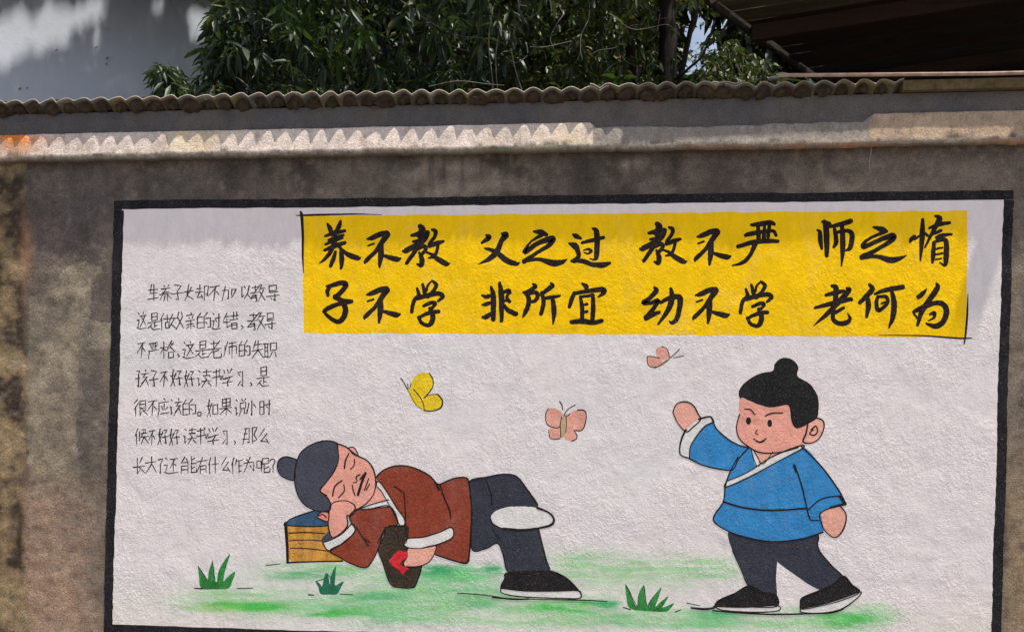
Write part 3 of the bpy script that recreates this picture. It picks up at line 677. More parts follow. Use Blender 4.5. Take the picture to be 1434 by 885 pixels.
# blocks the sleeper leans on
bs = A([(88,545),(310,543),(330,600),(400,700),(410,742),(250,745),(95,750),(85,640)])
bt = A([(78,532),(110,508),(160,488),(255,460),(325,470),(318,545),(90,545)])
st = figure('painted_block_stack', 'painted pile of four ochre blocks with a dark blue top, left of the sleeping boy', [edge(bt, 1.3), ln_(A([(80,532),(88,640),(92,752)]), 3.2), ln_(A([(-30,768),(0,766),(50,760)]), 1.0), ln_(A([(88,754),(250,748),(400,745)]), 2.0),
      ln_(A([(100,588),(200,584),(300,590)]), 1.3), ln_(A([(100,630),(200,626),(290,632)]), 1.2), ln_(A([(105,672),(220,676),(330,690)]), 1.2)], 8)
fill('block_sides', A([(92,545),(310,543),(330,600),(400,700),(405,742),(250,744),(110,746),(95,640)]), M['ochre'], 5, st); fill('block_top', bt, M['navy'], 6, st)
# jar
jar = Bq([(95,455),(225,447),(240,500),(225,560),(250,600),(330,706),(292,828),(262,850),(190,850),(125,825),(75,690),(45,600),(80,520)])
jr = figure('painted_jar', 'painted dark brown jar with a red flower held under the arm of the sleeping boy', [ln_(jar[:4], 1.2), ln_(jar[5:]+jar[:1], 1.2)], 19)
fill('jar_body', jar, M['jar'], 13, jr, sub=4)
fl = Bq([(115,680),(135,650),(150,630),(180,605),(205,612),(232,618),(236,650),(205,670),(185,690),(200,712),(228,712),(245,730),(225,740),(205,765),(190,740),(170,728),(150,715)])
fill('red_flower', fl, M['crimson'], 15, jr, sub=3, jit=.5)
# sleeping boy
hair = A([(145,175),(170,130),(225,90),(300,68),(365,78),(374,110),(378,180),(350,245),(310,300),(275,345),(300,372),(325,400),(335,440),(320,462),(255,462),(190,430),(150,375),(130,300),(132,240)])
bun = A([(145,175),(85,158),(45,175),(33,215),(50,260),(90,283),(130,288),(135,230)])
face = A([(368,84),(420,103),(480,150),(540,180),(575,230),(588,300),(575,370),(530,425),(480,455),(420,440),(335,430),(310,375),(275,350),(310,300),(350,245),(376,180)])
fore = A([(330,440),(350,415),(400,405),(440,412),(470,435),(465,470),(440,492),(425,490),(430,540),(400,580),(350,612),(330,590),(320,540),(325,480)])
ear1 = A([(258,488),(285,468),(322,475),(320,520),(290,515),(262,500)])
ear2 = A([(432,108),(465,106),(490,152),(462,145)])
torso = Bq([(32,130),(70,90),(140,60),(220,55),(300,78),(380,120),(425,170),(455,172),(530,140),(600,130),(632,150),(645,240),(655,350),(650,480),(640,620),(625,685),(560,680),(420,635),(340,585),(220,540),(205,400),(130,280),(60,180)])
slv = A([(470,458),(560,450),(668,436),(712,535),(645,560),(600,680),(570,740),(530,782),(450,760),(380,720),(330,685),(410,640),(470,575),(450,530),(440,492)])
cuffL = A([(290,640),(330,628),(400,590),(455,535),(472,578),(430,620),(370,665),(328,686),(305,670)])
cuffin = A([(283,622),(330,575),(348,612),(298,642)])
cuffR = Bq([(213,572),(235,530),(340,520),(440,490),(522,458),(531,520),(440,565),(330,592),(245,590)])
handR = Bq([(245,592),(330,592),(418,575),(410,630),(370,685),(300,712),(230,712),(215,688),(238,650)])
colA = Bq([(36,158),(62,170),(120,255),(165,330),(215,400),(213,442),(185,442),(150,370),(105,290),(65,220),(36,190)])
colB = A([(480,460),(560,428),(660,400),(668,438),(560,450)])
neck = Bq([(36,192),(92,272),(30,298),(-20,305),(10,260)])
trs = Cq([(75,103),(200,75),(290,60),(370,75),(440,160),(500,250),(505,400),(545,560),(575,668),(450,672),(320,668),(285,560),(250,490),(180,520),(95,532),(88,400),(88,250)])
foot = Cq([(208,335),(230,295),(300,268),(400,260),(500,270),(568,298),(600,340),(580,375),(500,395),(400,405),(290,398),(225,368)])
shoe = Cq([(320,664),(575,658),(660,690),(720,740),(765,795),(740,792),(600,784),(420,786),(275,768),(290,710)])
sole = Cq([(272,766),(420,784),(600,784),(740,780),(768,800),(755,828),(640,828),(450,822),(330,810),(275,792)])
boy = figure('painted_boy', 'painted boy in a russet robe asleep on his side, head on a pile of blocks',
  [edge(hair, 1.3), edge(bun, 1.3), ln_(face[:9], 1.5), ln_(face[11:14], 1.3), edge(fore, 1.4), edge(ear1, 1.1), edge(ear2, 1.2), ln_(torso[:12], 1.6), ln_(torso[11:18], 2.0), edge(slv, 1.5), edge(cuffL, 1.4), edge(cuffR, 1.3), ln_(handR[1:7], 1.4),
   edge(colA, 1.2), ln_(colB[:3], 1.4), ln_(colB[3:], 1.1), ln_(trs[:6], 1.4), ln_(trs[6:9], 1.4), ln_(trs[9:]+trs[:1], 1.4), ln_(foot[4:11], 2.6), ln_(foot[9:]+foot[:1], 1.2), edge(sole, 1.4), ln_(shoe[1:5], 1.5),
   ln_(A([(437,140),(418,178),(412,222)]), 1.6), ln_(A([(468,172),(466,205),(445,230)]), 1.2), ln_(A([(398,292),(358,325),(345,378)]), 1.8), ln_(A([(408,315),(410,352),(378,388)]), 1.2),
   ln_(A([(530,250),(510,300),(488,372)]), 3.2), ln_(A([(548,282),(525,345)]), 1.4), ln_(A([(500,258),(478,272),(482,298),(462,302)]), 1.4), ln_(A([(456,318),(462,350),(472,375)]), 1.3), ln_(A([(553,312),(535,345)]), 1.2), ln_(A([(518,262),(500,285)]), 2),
   ln_(A([(470,435),(472,465),(445,490),(432,488)]), 1.6), ln_(A([(265,490),(290,482),(310,500)]), 1.1),
   ln_(Bq([(448,180),(470,250),(508,340),(520,400)]), 1.6), ln_(Bq([(150,188),(205,225)]), 1.6), ln_(Bq([(212,230),(220,330),(226,510)]), 1.3), ln_(Bq([(418,165),(440,210)]), 3), ln_(A([(478,555),(520,620),(548,660)]), 1.4), ln_(A([(640,560),(600,640)]), 1.2), ln_(A([(530,620),(555,640)]), 1.2),
   ln_(Cq([(180,100),(210,180),(215,250)]), 1.0), ln_(Cq([(220,400),(260,460)]), 1.2), ln_(Cq([(0,800),(60,800),(200,812),(330,830),(560,836),(700,838),(830,842),(930,848)]), 1.1), ln_(Cq([(220,822),(350,836),(440,832)]), 1.6)], 21)
fill('trousers', trs, M['trouser'], 6, boy); fill('robe', torso, M['red'], 9, boy); fill('neck', neck, M['skin'], 10, boy); fill('sleeve', slv, M['red'], 11, boy)
fill('collar', colA, M['white'], 14, boy); fill('collar', colB, M['white'], 12, boy); fill('face', face, M['skin'], 13, boy); fill('hair', hair, M['hair_grey'], 15, boy); fill('hair_bun', bun, M['hair_grey'], 14, boy)
fill('ear', ear1, M['blush'], 14, boy); fill('ear', ear2, M['skin'], 12, boy); fill('forearm', fore, M['skin'], 17, boy); fill('cuff_lining', cuffin, M['hair_grey'], 15, boy); fill('cuff', cuffL, M['white'], 18, boy)
fill('hand', handR, M['skin2'], 17, boy); fill('cuff', cuffR, M['white'], 18, boy); fill('bare_foot', foot, M['white'], 8, boy, jit=.4); fill('shoe', shoe, M['shoe'], 8, boy); fill('sole', sole, M['white'], 9, boy, jit=.4)
# standing boy
hair = D([(447,285),(442,240),(480,190),(560,140),(640,124),(652,85),(680,55),(715,46),(765,62),(793,105),(787,155),(860,200),(905,270),(912,330),(902,400),(850,435),(785,462),(752,425),(735,330),(680,332),(620,338),(540,315),(465,282)])
face = D([(450,285),(540,315),(620,335),(735,330),(755,430),(785,460),(850,430),(850,480),(830,540),(790,575),(700,600),(600,608),(530,590),(450,530),(427,460),(445,380)])
ear = D([(848,432),(890,402),(935,415),(943,460),(915,520),(870,548),(820,540),(838,490)])
neck = D([(530,590),(640,600),(710,590),(640,640),(590,668),(560,660)])
hnd = D([(52,365),(75,318),(125,305),(170,325),(200,375),(215,410),(170,455),(130,482),(80,430)])
cuf = D([(205,408),(270,393),(292,425),(240,450),(190,510),(155,570),(150,638),(100,620),(92,580),(105,520),(130,470)])
sle = D([(290,425),(310,465),(370,520),(440,560),(500,575),(440,640),(405,705),(330,703),(230,680),(150,640),(155,570),(190,510),(240,450)])
jac = E([(228,85),(245,130),(262,168),(350,125),(465,80),(560,175),(640,285),(668,345),(600,362),(560,385),(560,420),(565,475),(470,505),(330,518),(200,495),(120,465),(62,415),(108,335),(118,260),(140,195),(175,130)])
bnd = E([(122,242),(220,200),(330,130),(455,80),(472,90),(350,155),(240,215),(120,268)])
lap = E([(236,90),(252,108),(278,158),(262,170),(245,130)])
cf2 = E([(498,372),(560,322),(645,308),(668,350),(600,364),(552,388),(550,420),(515,422)])
hd2 = E([(555,385),(640,350),(672,395),(660,460),(620,500),(572,465),(555,420)])
lg1 = E([(130,475),(200,495),(330,518),(352,530),(355,600),(350,690),(350,775),(290,755),(225,725),(190,650),(150,560)])
lg2 = E([(310,515),(460,505),(545,488),(545,550),(600,620),(660,680),(610,720),(552,740),(450,680),(350,605),(320,560)])
sh1 = E([(65,820),(85,788),(160,755),(225,720),(290,750),(350,762),(354,815),(240,818),(110,814)])
so1 = E([(63,815),(200,819),(355,812),(355,836),(240,842),(110,833)])
sh2 = E([(462,805),(470,775),(550,742),(610,715),(660,675),(700,715),(735,750),(650,788),(560,812),(470,828)])
so2 = E([(463,825),(560,806),(650,780),(737,748),(725,775),(650,828),(560,846),(470,843)])
boy2 = figure('painted_boy', 'painted boy in a blue jacket standing with one arm raised, right of the mural',
  [ln_(face[9:], 1.5), edge(ear, 1.6), edge(hnd, 1.3), ln_(cuf[:3], 2.2), ln_(cuf[2:7], 1.4), ln_(cuf[6:], 2.0), ln_(sle[:5], 1.7), ln_(sle[4:10], 1.6), ln_(jac[4:8], 1.6), ln_(jac[7:9], 3), ln_(jac[11:20], 1.7), edge(bnd, 1.3), edge(lap, 1.0),
   ln_(E([(108,335),(200,362),(330,375),(492,365)]), 1.9), ln_(E([(432,168),(442,195)]), 3), ln_(E([(437,170),(470,270),(500,400),(515,422)]), 1.5), ln_(E([(498,372),(560,322),(645,308)]), 1.5), ln_(E([(515,420),(550,418),(552,388),(600,364),(660,350)]), 1.5), ln_(hd2[1:], 1.6),
   ln_(E([(175,130),(140,195)]), 1.3), ln_(E([(645,312),(668,345)]), 3.2), ln_(neck[1:2]+neck[4:], .9), edge(so1, 1.3), edge(so2, 1.5), edge(sh1, 1.1), edge(sh2, 1.1), ln_(lg1[6:], 1.1), ln_(lg2[2:6], 1.2),
   ln_(D([(475,348),(510,352),(535,380)]), 1.4), ln_(D([(598,388),(640,372),(700,371)]), 1.5), ln_(D([(550,470),(540,488),(554,496)]), 1.1), ln_(D([(528,524),(565,541),(602,522)]), 1.4), ln_(D([(542,538),(568,546),(592,536)]), 1.0),
   ln_(D([(868,470),(895,448),(905,480),(885,502),(858,492),(880,470)]), 1.6), ln_(E([(-40,822),(20,828),(65,822)]), 2.4), ln_(E([(60,835),(200,846),(330,852),(470,850)]), 2.0), ln_(E([(0,812),(-60,800)]), 1.0), ln_(E([(470,850),(600,846),(660,828)]), 1.2)], 21)
fill('trouser_leg', lg1, M['trouser'], 6, boy2); fill('trouser_leg', lg2, M['trouser'], 7, boy2); fill('shoe', sh1, M['shoe'], 8, boy2); fill('shoe', sh2, M['shoe'], 8, boy2); fill('sole', so1, M['white'], 9, boy2); fill('sole', so2, M['white'], 9, boy2)
fill('neck', neck, M['skin2'], 8, boy2); fill('sleeve', sle, M['blue'], 8, boy2); fill('hand', hnd, M['skin2'], 9, boy2); fill('cuff', cuf, M['white'], 10, boy2); fill('hand', hd2, M['skin2'], 9, boy2); fill('jacket', jac, M['blue'], 10, boy2, sub=4)
fill('sleeve', cf2, M['blue'], 12, boy2); fill('collar', bnd, M['white'], 12, boy2); fill('collar', lap, M['white'], 12, boy2); fill('ear', ear, M['skin2'], 12, boy2); fill('face', face, M['skin'], 13, boy2); fill('hair', hair, M['hair_black'], 15, boy2)
def ell(cx, cy, rx, ry, n=10): return [(cx+rx*math.cos(6.2832*i/n), cy+ry*math.sin(6.2832*i/n)) for i in range(n)]
fill('eye', D(ell(498, 418, 15, 22)), M['shoe'], 16, boy2, jit=.05); fill('eye', D(ell(623, 432, 14, 22)), M['shoe'], 16, boy2, jit=.05)
fill('lips', D([(532,526),(565,540),(600,524),(590,540),(565,546),(545,540)]), M['blush'], 16, boy2, jit=0)
# butterflies
Fb = lambda p: R(555, 510, 11.06, p); Gb = lambda p: R(755, 555, 12.64, p); Hb = lambda p: R(895, 475, 17.7, p)
b1 = figure('painted_butterfly', 'painted yellow butterfly below the banner', [ln_(Fb([(72,215),(120,290),(172,385)]), 1.3), ln_(Fb([(175,300),(185,380)]), 1.0), ln_(Fb([(228,290),(210,370)]), 1.0), ln_(Fb([(510,140),(565,230),(570,330),(520,420),(430,525)]), 1.2),
   ln_(Fb([(640,465),(712,560),(690,670),(560,722),(430,715)]), 1.5), ln_(Fb([(440,500),(540,470),(640,462)]), .9), ln_(Fb([(265,390),(345,480),(415,600),(432,715)]), 1.1), ln_(Fb([(175,385),(230,500),(300,620),(400,700)]), .6)], 8)
fill('wing', Fb([(240,270),(300,180),(420,125),(510,150),(565,230),(570,330),(520,420),(430,510),(385,530),(300,430),(235,370)]), M['byellow'], 5, b1, jit=.1)
fill('body', Fb([(175,385),(232,370),(300,430),(385,540),(430,700),(350,670),(250,570),(210,470)]), M['byellow'], 6, b1, jit=.1)
fill('wing', Fb([(410,560),(440,500),(540,470),(640,465),(710,530),(700,640),(640,710),(520,730),(430,700)]), M['byellow'], 5.5, b1, jit=.1)
UL = Gb([(120,300),(160,220),(260,210),(350,240),(410,320),(390,400),(360,540),(270,550),(160,510),(115,420)])
LL = Gb([(170,600),(230,560),(370,570),(385,700),(370,745),(280,755),(190,730)])
UR = Gb([(480,350),(560,290),(680,240),(800,250),(835,340),(810,500),(750,600),(640,600),(480,620)])
LR = Gb([(460,600),(610,600),(665,680),(660,750),(580,790),(460,745)])
b2 = figure('painted_butterfly', 'painted pink butterfly between the two boys, the larger of the two pink ones', [ln_(Gb([(365,90),(400,150),(415,230)]), 1.2), ln_(Gb([(450,315),(520,220),(640,150)]), 1.0), ln_(UL[5:]+UL[:2], 1.0), ln_(LL[4:]+LL[:1], 1.0), ln_(UR[2:8], 1.3), ln_(LR[1:5], 1.1), ln_(Gb([(400,360),(375,500),(385,720)]), 1.0), ln_(Gb([(475,350),(485,480),(470,640)]), 1.0), ln_(Gb([(440,310),(480,350),(545,310)]), 1.0)], 8)
for q, mm, l in ((UL, 'bpink', 5), (LL, 'bpink', 5.5), (UR, 'bpink', 5), (LR, 'bpink', 5.5)): fill('wing', q, M[mm], l, b2, jit=.15)
fill('body', Gb([(400,340),(460,340),(482,480),(470,640),(420,720),(385,700),(370,500)]), M['btan'], 6, b2, jit=.1)
w1 = Hb([(430,240),(570,180),(680,230),(740,370),(740,440),(600,500),(500,480),(420,380)]); w2 = Hb([(200,430),(300,425),(500,470),(580,580),(430,680),(300,690),(210,600)])
b3 = figure('painted_butterfly', 'painted small pale pink butterfly just under the banner, above the raised hand', [ln_(w1[1:5], 1.0), ln_(w2[:3], .8), ln_(w2[4:]+w2[:1], .9), ln_(Hb([(750,470),(860,390),(1000,250)]), 1.1), ln_(Hb([(860,460),(1100,410)]), 1.0), ln_(Hb([(380,720),(560,620),(740,500)]), .9)], 8)
fill('wing', w1, M['bpink'], 5, b3, jit=.1); fill('wing', w2, M['bpink'], 5.5, b3, jit=.1); fill('body', Hb([(430,700),(560,580),(740,470),(765,490),(600,640)]), M['btan'], 6, b3, jit=0)
# painted grass tufts
I_ = lambda p: R(260, 760, 5.975, p); K_ = lambda p: R(860, 750, 3.498, p)
t1 = I_([(103,192),(140,240),(168,285),(185,310),(195,230),(225,150),(240,240),(246,310),(262,320),(270,250),(305,175),(370,88),(350,170),(328,240),(316,320),(345,290),(408,238),(412,265),(390,320),(355,382),(240,385),(130,380),(112,290)])
t2 = I_([(1088,322),(1120,335),(1142,360),(1155,300),(1170,256),(1190,262),(1205,345),(1212,290),(1230,235),(1258,190),(1255,260),(1248,350),(1280,340),(1322,322),(1300,370),(1266,428),(1200,430),(1130,426),(1110,370)])
t3 = K_([(55,238),(78,270),(95,320),(112,345),(118,290),(145,240),(155,290),(160,340),(180,310),(232,250),(218,300),(203,345),(225,325),(266,295),(245,335),(240,350),(294,328),(275,355),(252,370),(160,368),(78,355),(60,300)])
for pts, mm, lab, base in ((t1, 'green', 'painted grass tuft below the handwritten text, leftmost of the three', I_([(75,378),(140,382),(300,384),(430,380),(560,376)])), (t2, 'teal', 'painted small dark green tuft below the pile of blocks', I_([(1030,432),(1070,435),(1200,434),(1290,425),(1400,432)])), (t3, 'green', 'painted grass tuft between the two boys', K_([(45,350),(80,360),(200,370),(300,372),(328,360)]))):
    o = figure('painted_grass_tuft', lab, [ln_(base[:2], 1.4), ln_(base[-2:], 1.0), ln_([pts[0], pts[3]], .7), ln_([pts[5], pts[7]], .7)], 8); fill('blades', pts, M[mm], 5, o, sub=3, jit=.2)

# ---------------------------------------------------------------- leaves
def leaf_block(pos, dirs, lens, wids, droop, rnd, face=None):
    """numpy: every leaf is six points, four faces, folded along the midrib and bent down"""
    n = len(pos); up = np.tile([0, 0, 1.0], (n, 1))+rnd.normal(0, .45, (n, 3))
    if face is not None: up = np.array(face)[None]+rnd.normal(0, .12, (n, 3))
    side = np.cross(dirs, up); side /= np.linalg.norm(side, axis=1)[:, None]+1e-9
    nrm = np.cross(side, dirs)
    down = np.array([0, 0, -1.0])
    L = lens[:, None]; Wd = wids[:, None]; dr = droop[:, None]
    a = pos; m1 = pos+dirs*L*.36+down*L*dr*.10; m2 = pos+dirs*L*.72+down*L*dr*.34; tip = pos+dirs*L*.97+down*L*dr*.62
    V = np.stack([a, m1+side*Wd*.5+nrm*Wd*.16, m1-side*Wd*.5+nrm*Wd*.16, m1, m2+side*Wd*.38+nrm*Wd*.12, m2-side*Wd*.38+nrm*Wd*.12, m2, tip], 1).reshape(-1, 3)
    tri = np.array([[0, 1, 3], [0, 3, 2], [1, 4, 6], [1, 6, 3], [3, 6, 5], [3, 5, 2], [4, 7, 6], [6, 7, 5]])
    F = (tri[None]+np.arange(n)[:, None, None]*8).reshape(-1, 3)
    return V, F
def Pn(px, py, Y):
    d = np.array(FW)[None]+((px-717)/FP)[:, None]*np.array(RX)+((442.5-py)/FP)[:, None]*np.array(UP)
    return np.array(CAM)[None]+d*((Y-CAM.y)/d[:, 1])[:, None]
def whorls(n, poly, Y0, Y1, per, llen, lwid, seed, hang=.75, avoid=None, jitter=.5):
    """twig ends with leaves spreading round them, inside an outline at a range of depths"""
    r = np.random.default_rng(seed); xs = [p[0] for p in poly]; ys = [p[1] for p in poly]
    px = r.uniform(min(xs), max(xs), n*5); py = r.uniform(min(ys), max(ys), n*5); Y = r.uniform(Y0, Y1, n*5)
    k = in_poly(px, py, poly)
    if avoid is not None:
        for q in avoid: k &= ~in_poly(px, py, q)
    # clumping
    k &= fbm(px/55, py/45, 1, seed) + .25*fbm(px/12, py/12, 1, seed+5) > r.uniform(.30, .62, n*5)
    px, py, Y = px[k][:n], py[k][:n], Y[k][:n]
    c = Pn(px, py, Y); m = len(c)
    az = r.uniform(0, 6.283, (m, per)); el = r.uniform(-1.15, .35, (m, per))-hang*.25
    d = np.stack([np.cos(az)*np.cos(el), np.sin(az)*np.cos(el), np.sin(el)], 2).reshape(-1, 3)
    pos = np.repeat(c, per, 0)+r.normal(0, llen*.13, (m*per, 3))+d*llen*.05
    sz = r.uniform(.6, 1.25, m*per)
    return pos, d, sz*llen, sz*lwid*r.uniform(.75, 1.2, m*per), r.uniform(.2, 1.0, m*per)*hang
def cat_leaves(lst): return [np.concatenate([q[i] for q in lst]) for i in range(5)]
def foliage(name, data, m, parent, seed=1, singles=0, sm=None, face=None):
    rr = np.random.default_rng(seed); pos, d, ln, wd, dr = data
    if singles:
        # the leaves nearest the wall and in view become objects of their own
        px, py = proj(pos[:, 0], pos[:, 1], pos[:, 2])
        vis = (px > 190) & (px < 1000) & (py > 0) & (py < 150)
        sc_ = np.where(vis, ln/(pos[:, 1]+3.2), 0); idx = np.argsort(-sc_)[:singles]
        # three leaf shapes shared between them
        shapes = []
        for k in range(4):
            V, F = leaf_block(np.zeros((1, 3)), np.array([[1.0, 0, 0]]), np.array([1.0]), np.array([.24]), np.array([.25*k+.1]), rr)
            me = bpy.data.meshes.new('leaf'); me.from_pydata(V.tolist(), [], F.tolist()); me.materials.append(sm or m); shapes.append(me)
        for q in idx:
            o = bpy.data.objects.new('leaf', shapes[rr.integers(4)]); col.objects.link(o); o.parent = parent
            dd = Vector(d[q]); o.rotation_mode = 'QUATERNION'; o.rotation_quaternion = dd.to_track_quat('X', 'Z')
            o.location = Vector(pos[q])-Vector(parent.location); s = float(ln[q]); o.scale = (s, float(wd[q])/.24, s)
        keep = np.ones(len(pos), bool); keep[idx] = False
        pos, d, ln, wd, dr = pos[keep], d[keep], ln[keep], wd[keep], dr[keep]
    V, F = leaf_block(pos, d, ln, wd, dr, rr, face)
    o = np_mesh(name, V, F, m, parent, smooth=False); o['kind'] = 'stuff'
    return o
bark = plain('bark', (.012, .010, .009), (.035, .03, .025), 14, .9, .01, stretch=(1, 1, .3))
palebark = plain('pale twig bark', (.09, .08, .065), (.17, .15, .125), 20, .85, .002)
lm_dark = leafmat('dark long leaf', (.012, .026, .013), (.028, .048, .022))
lm_fresh = leafmat('fresh leaf', (.035, .08, .015), (.07, .12, .025))
lm_small = leafmat('small leaf', (.022, .038, .012), (.050, .062, .018))
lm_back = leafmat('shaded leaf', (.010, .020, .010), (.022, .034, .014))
SKYGAP = [[(944, 20), (960, 6), (984, 10), (1000, 30), (994, 58), (980, 68), (970, 112), (948, 112), (944, 60)], [(952, 72), (986, 70), (980, 102), (950, 114)]]
# -- house behind on the left, turned a little to the right, so the sun reaches it
hx = Vector((.56, .83, 0)).normalized(); hn = Vector((hx.y, -hx.x, 0))
H0 = P(0, 140, 2.6); H0.z = 0
house = empty('house', tuple(H0)); tag(house, 'white rendered house behind the wall, upper left', 'house')
plaster = plain('white render', (.62, .68, .80), (.67, .72, .83), 2.5, .9, .002)
def hbox(s0, s1, d0, d1, z0, z1, name, m):
    V, F = box(s0, s1, d0, d1, z0, z1); V = [hx*a-hn*b+Vector((0, 0, c)) for a, b, c in V]
    o = mesh_obj(name, V, F, m); o.parent = house; return o
hbox(-3.5, 4.2, 0, 4, -.1, 6.4, 'render_wall', plaster)
hbox(-3.6, 4.3, -.25, 4.2, 6.4, 6.55, 'roof_slab', plain('roof concrete', (.25, .24, .22), (.32, .3, .28), 4))
bm_v = [];
def nail(px, py, r):
    # small hooks left in the render
    d = FW + RX*((px-717)/FP) + UP*((442.5-py)/FP); t = (H0-CAM).dot(hn)/d.dot(hn); p = CAM+d*t-H0
    V, F = tube([p, p+hn*.03], r, 6); o = mesh_obj('hook', V, F, rust); o.parent = house
for q in ((27, 125, .008), (37, 124, .004), (149, 82, .008), (148, 90, .004), (78, 71, .004), (134, 67, .004)): nail(*q)

# -- long-leaved tree
tree1 = empty('long_leaved_tree', (-.3, 2.3, 0)); tag(tree1, 'dense dark green tree with long drooping leaves behind the wall, left of centre', 'tree')
OUT1 = [(243, 210), (232, 140), (222, 108), (215, 92), (232, 82), (248, 100), (262, 118), (280, 102), (300, 95), (283, 78), (290, 60), (305, 45), (298, 20), (312, -15), (330, -80), (340, -300), (820, -300), (800, -60), (740, 40), (700, 120), (690, 210)]
d1 = [whorls(1350, OUT1, .7, 2.6, 9, .108, .024, 11), whorls(1000, OUT1, 2.2, 4.4, 9, .125, .03, 12)]
edge1 = [(300, 95), (283, 80), (288, 60), (305, 45), (298, 20), (312, -15), (345, -10), (340, 110), (300, 118)]
d1.append(whorls(90, edge1, .8, 1.6, 9, .12, .026, 13))
sprig = [(218, 92), (232, 84), (250, 104), (262, 130), (300, 112), (320, 150), (240, 160), (235, 125)]
d1.append(whorls(60, sprig, .7, 1.2, 9, .10, .023, 14))
foliage('foliage', cat_leaves(d1), lm_dark, tree1, 3, singles=290)
fr = [(460, 35), (525, 40), (535, 80), (470, 80)]; fr2 = [(590, 38), (612, 38), (612, 66), (590, 66)]; fr3 = [(400, -5), (450, -5), (445, 30), (405, 35)]
fd = cat_leaves([whorls(7, fr, .9, 1.2, 7, .13, .04, 21), whorls(3, fr2, .9, 1.1, 6, .12, .035, 22), whorls(10, fr3, .9, 1.3, 8, .12, .03, 23)])
foliage('fresh_shoots', fd, lm_fresh, tree1, 5)
def branch(parent, pts, r0, r1, m=bark, name='limb', n=7):
    k = len(pts); c = curve_open([tuple(p) for p in pts], 5); c = [Vector(p)+Vector((vnoise(i*.7, p[0]), vnoise(i*.9, p[1]+5), 0))*r0*.5 for i, p in enumerate(c)]
    rad = [r0+(r1-r0)*i/(len(c)-1) for i in range(len(c))]
    V, F = tube(c, rad, n); V = [v-Vector(parent.location) for v in V]
    o = mesh_obj(name, V, F, m, smooth=True); o.parent = parent; return o
tx = P(590, 120, 2.3).x
branch(tree1, [(tx-.05, 2.3, -.05), (tx, 2.3, 1.5), (tx+.03, 2.3, 2.8), (tx-.1, 2.35, 4.4), (tx-.1, 2.5, 6.2)], .13, .05, name='trunk', n=10)
for q in ([(tx, 2.3, 2.0), (tx-.7, 2.0, 2.7), (tx-1.4, 1.6, 3.1)], [(tx, 2.3, 2.6), (tx+.5, 2.0, 3.1), (tx+.7, 1.8, 3.6)], [(tx, 2.3, 3.4), (tx-.8, 2.2, 4.2), (tx-1.6, 2, 4.8)], [(tx-.05, 2.35, 4.2), (tx-1.4, 3.4, 5.6), (tx-2.2, 4.2, 6.3)], [(tx-.05, 2.35, 3.9), (tx+1.0, 3.0, 5.2), (tx+1.6, 3.4, 6.2)]):
    branch(tree1, q, .05, .012)
branch(tree1, [P(236, 96, .9), P(246, 118, .95), P(262, 140, 1.0), P(300, 165, 1.2)], .004, .009, name='twig', n=5)
branch(tree1, [P(330, 108, .75), P(345, 120, .8), P(358, 140, .9)], .004, .006, palebark, 'twig', 5)

# -- vine-grown tree at centre right
tree2 = empty('vine_grown_tree', tuple(P(934, 442, 2.6).xy)+(0,)); tag(tree2, 'vine tangled tree with a thick dark trunk, just left of the shed roof', 'tree')
a = P(934, 140, 2.6); b_ = P(930, 0, 2.6)
branch(tree2, [(a.x, 2.6, -.05), (a.x+.02, 2.6, 1.4), a, b_, (b_.x-.1, 2.7, 5.0), (b_.x-.2, 2.8, 6.5)], .085, .05, name='trunk', n=10)
branch(tree2, [P(944, 150, 2.6), P(962, 60, 2.5), P(974, 10, 2.4), P(985, -60, 2.3)], .022, .016)
branch(tree2, [P(945, 112, 2.5), P(965, 95, 2.4), P(985, 75, 2.35), P(1000, 30, 2.3)], .012, .007)
branch(tree2, [P(890, 140, 2.9), P(880, 60, 2.8), P(890, -40, 2.7)], .05, .03)
OUT2 = [(690, 210), (690, 60), (720, -20), (760, -300), (1010, -300), (1000, -60), (985, -5), (968, 8), (948, 18), (944, 60), (944, 110), (975, 112), (1010, 108), (1090, 105), (1090, 210)]
d2 = [whorls(1900, OUT2, 1.0, 2.4, 9, .055, .02, 31, avoid=SKYGAP+[[(912, -60), (944, -60), (950, 130), (916, 130)]]), whorls(1500, OUT2, 2.2, 4.0, 9, .07, .024, 32, avoid=SKYGAP), whorls(90, [(938, -10), (1005, -10), (1002, 118), (942, 118)], 2.6, 3.4, 7, .06, .02, 33, avoid=SKYGAP[:1]), whorls(24, SKYGAP[0], 2.6, 3.4, 5, .04, .014, 38)]
foliage('foliage', cat_leaves(d2), lm_small, tree2, 6)
r_ = random.Random(5)
for k in range(12):
    x0 = r_.uniform(630, 880); y0 = r_.uniform(-10, 90); Y = r_.uniform(.65, 1.6); ang = r_.uniform(0, 6.28); pts = []
    for j in range(7):
        pts.append(P(x0, y0, Y)); ang += r_.uniform(-.7, .7); x0 += math.cos(ang)*r_.uniform(12, 26); y0 += math.sin(ang)*r_.uniform(6, 16)+r_.uniform(-2, 5); Y += r_.uniform(-.05, .05)
    branch(tree2, pts, r_.uniform(.002, .0035), .001, palebark, 'vine', 5)
for q in ([P(560, 0, .8), P(600, 30, .85), P(640, 50, .9), P(690, 54, .9), P(730, 58, 1)], [P(690, 10, .8), P(684, 60, .8), P(690, 120, .8), P(684, 150, .8)], [P(715, 68, .75), P(722, 100, .75), P(729, 122, .75), P(732, 140, .75)], [P(600, 122, .7), P(640, 114, .7), P(680, 118, .7), P(706, 120, .7)],
          [P(700, 40, .8), P(694, 80, .8), P(697, 130, .8)], [P(742, 66, .8), P(765, 66, .85), P(800, 58, .9)], [P(736, 60, .8), P(738, 78, .8), P(722, 88, .8), P(708, 80, .8)], [P(924, 20, 1.5), P(918, 50, 1.5), P(905, 60, 1.5)]):
    branch(tree2, q, .0036, .002, palebark, 'vine', 5)
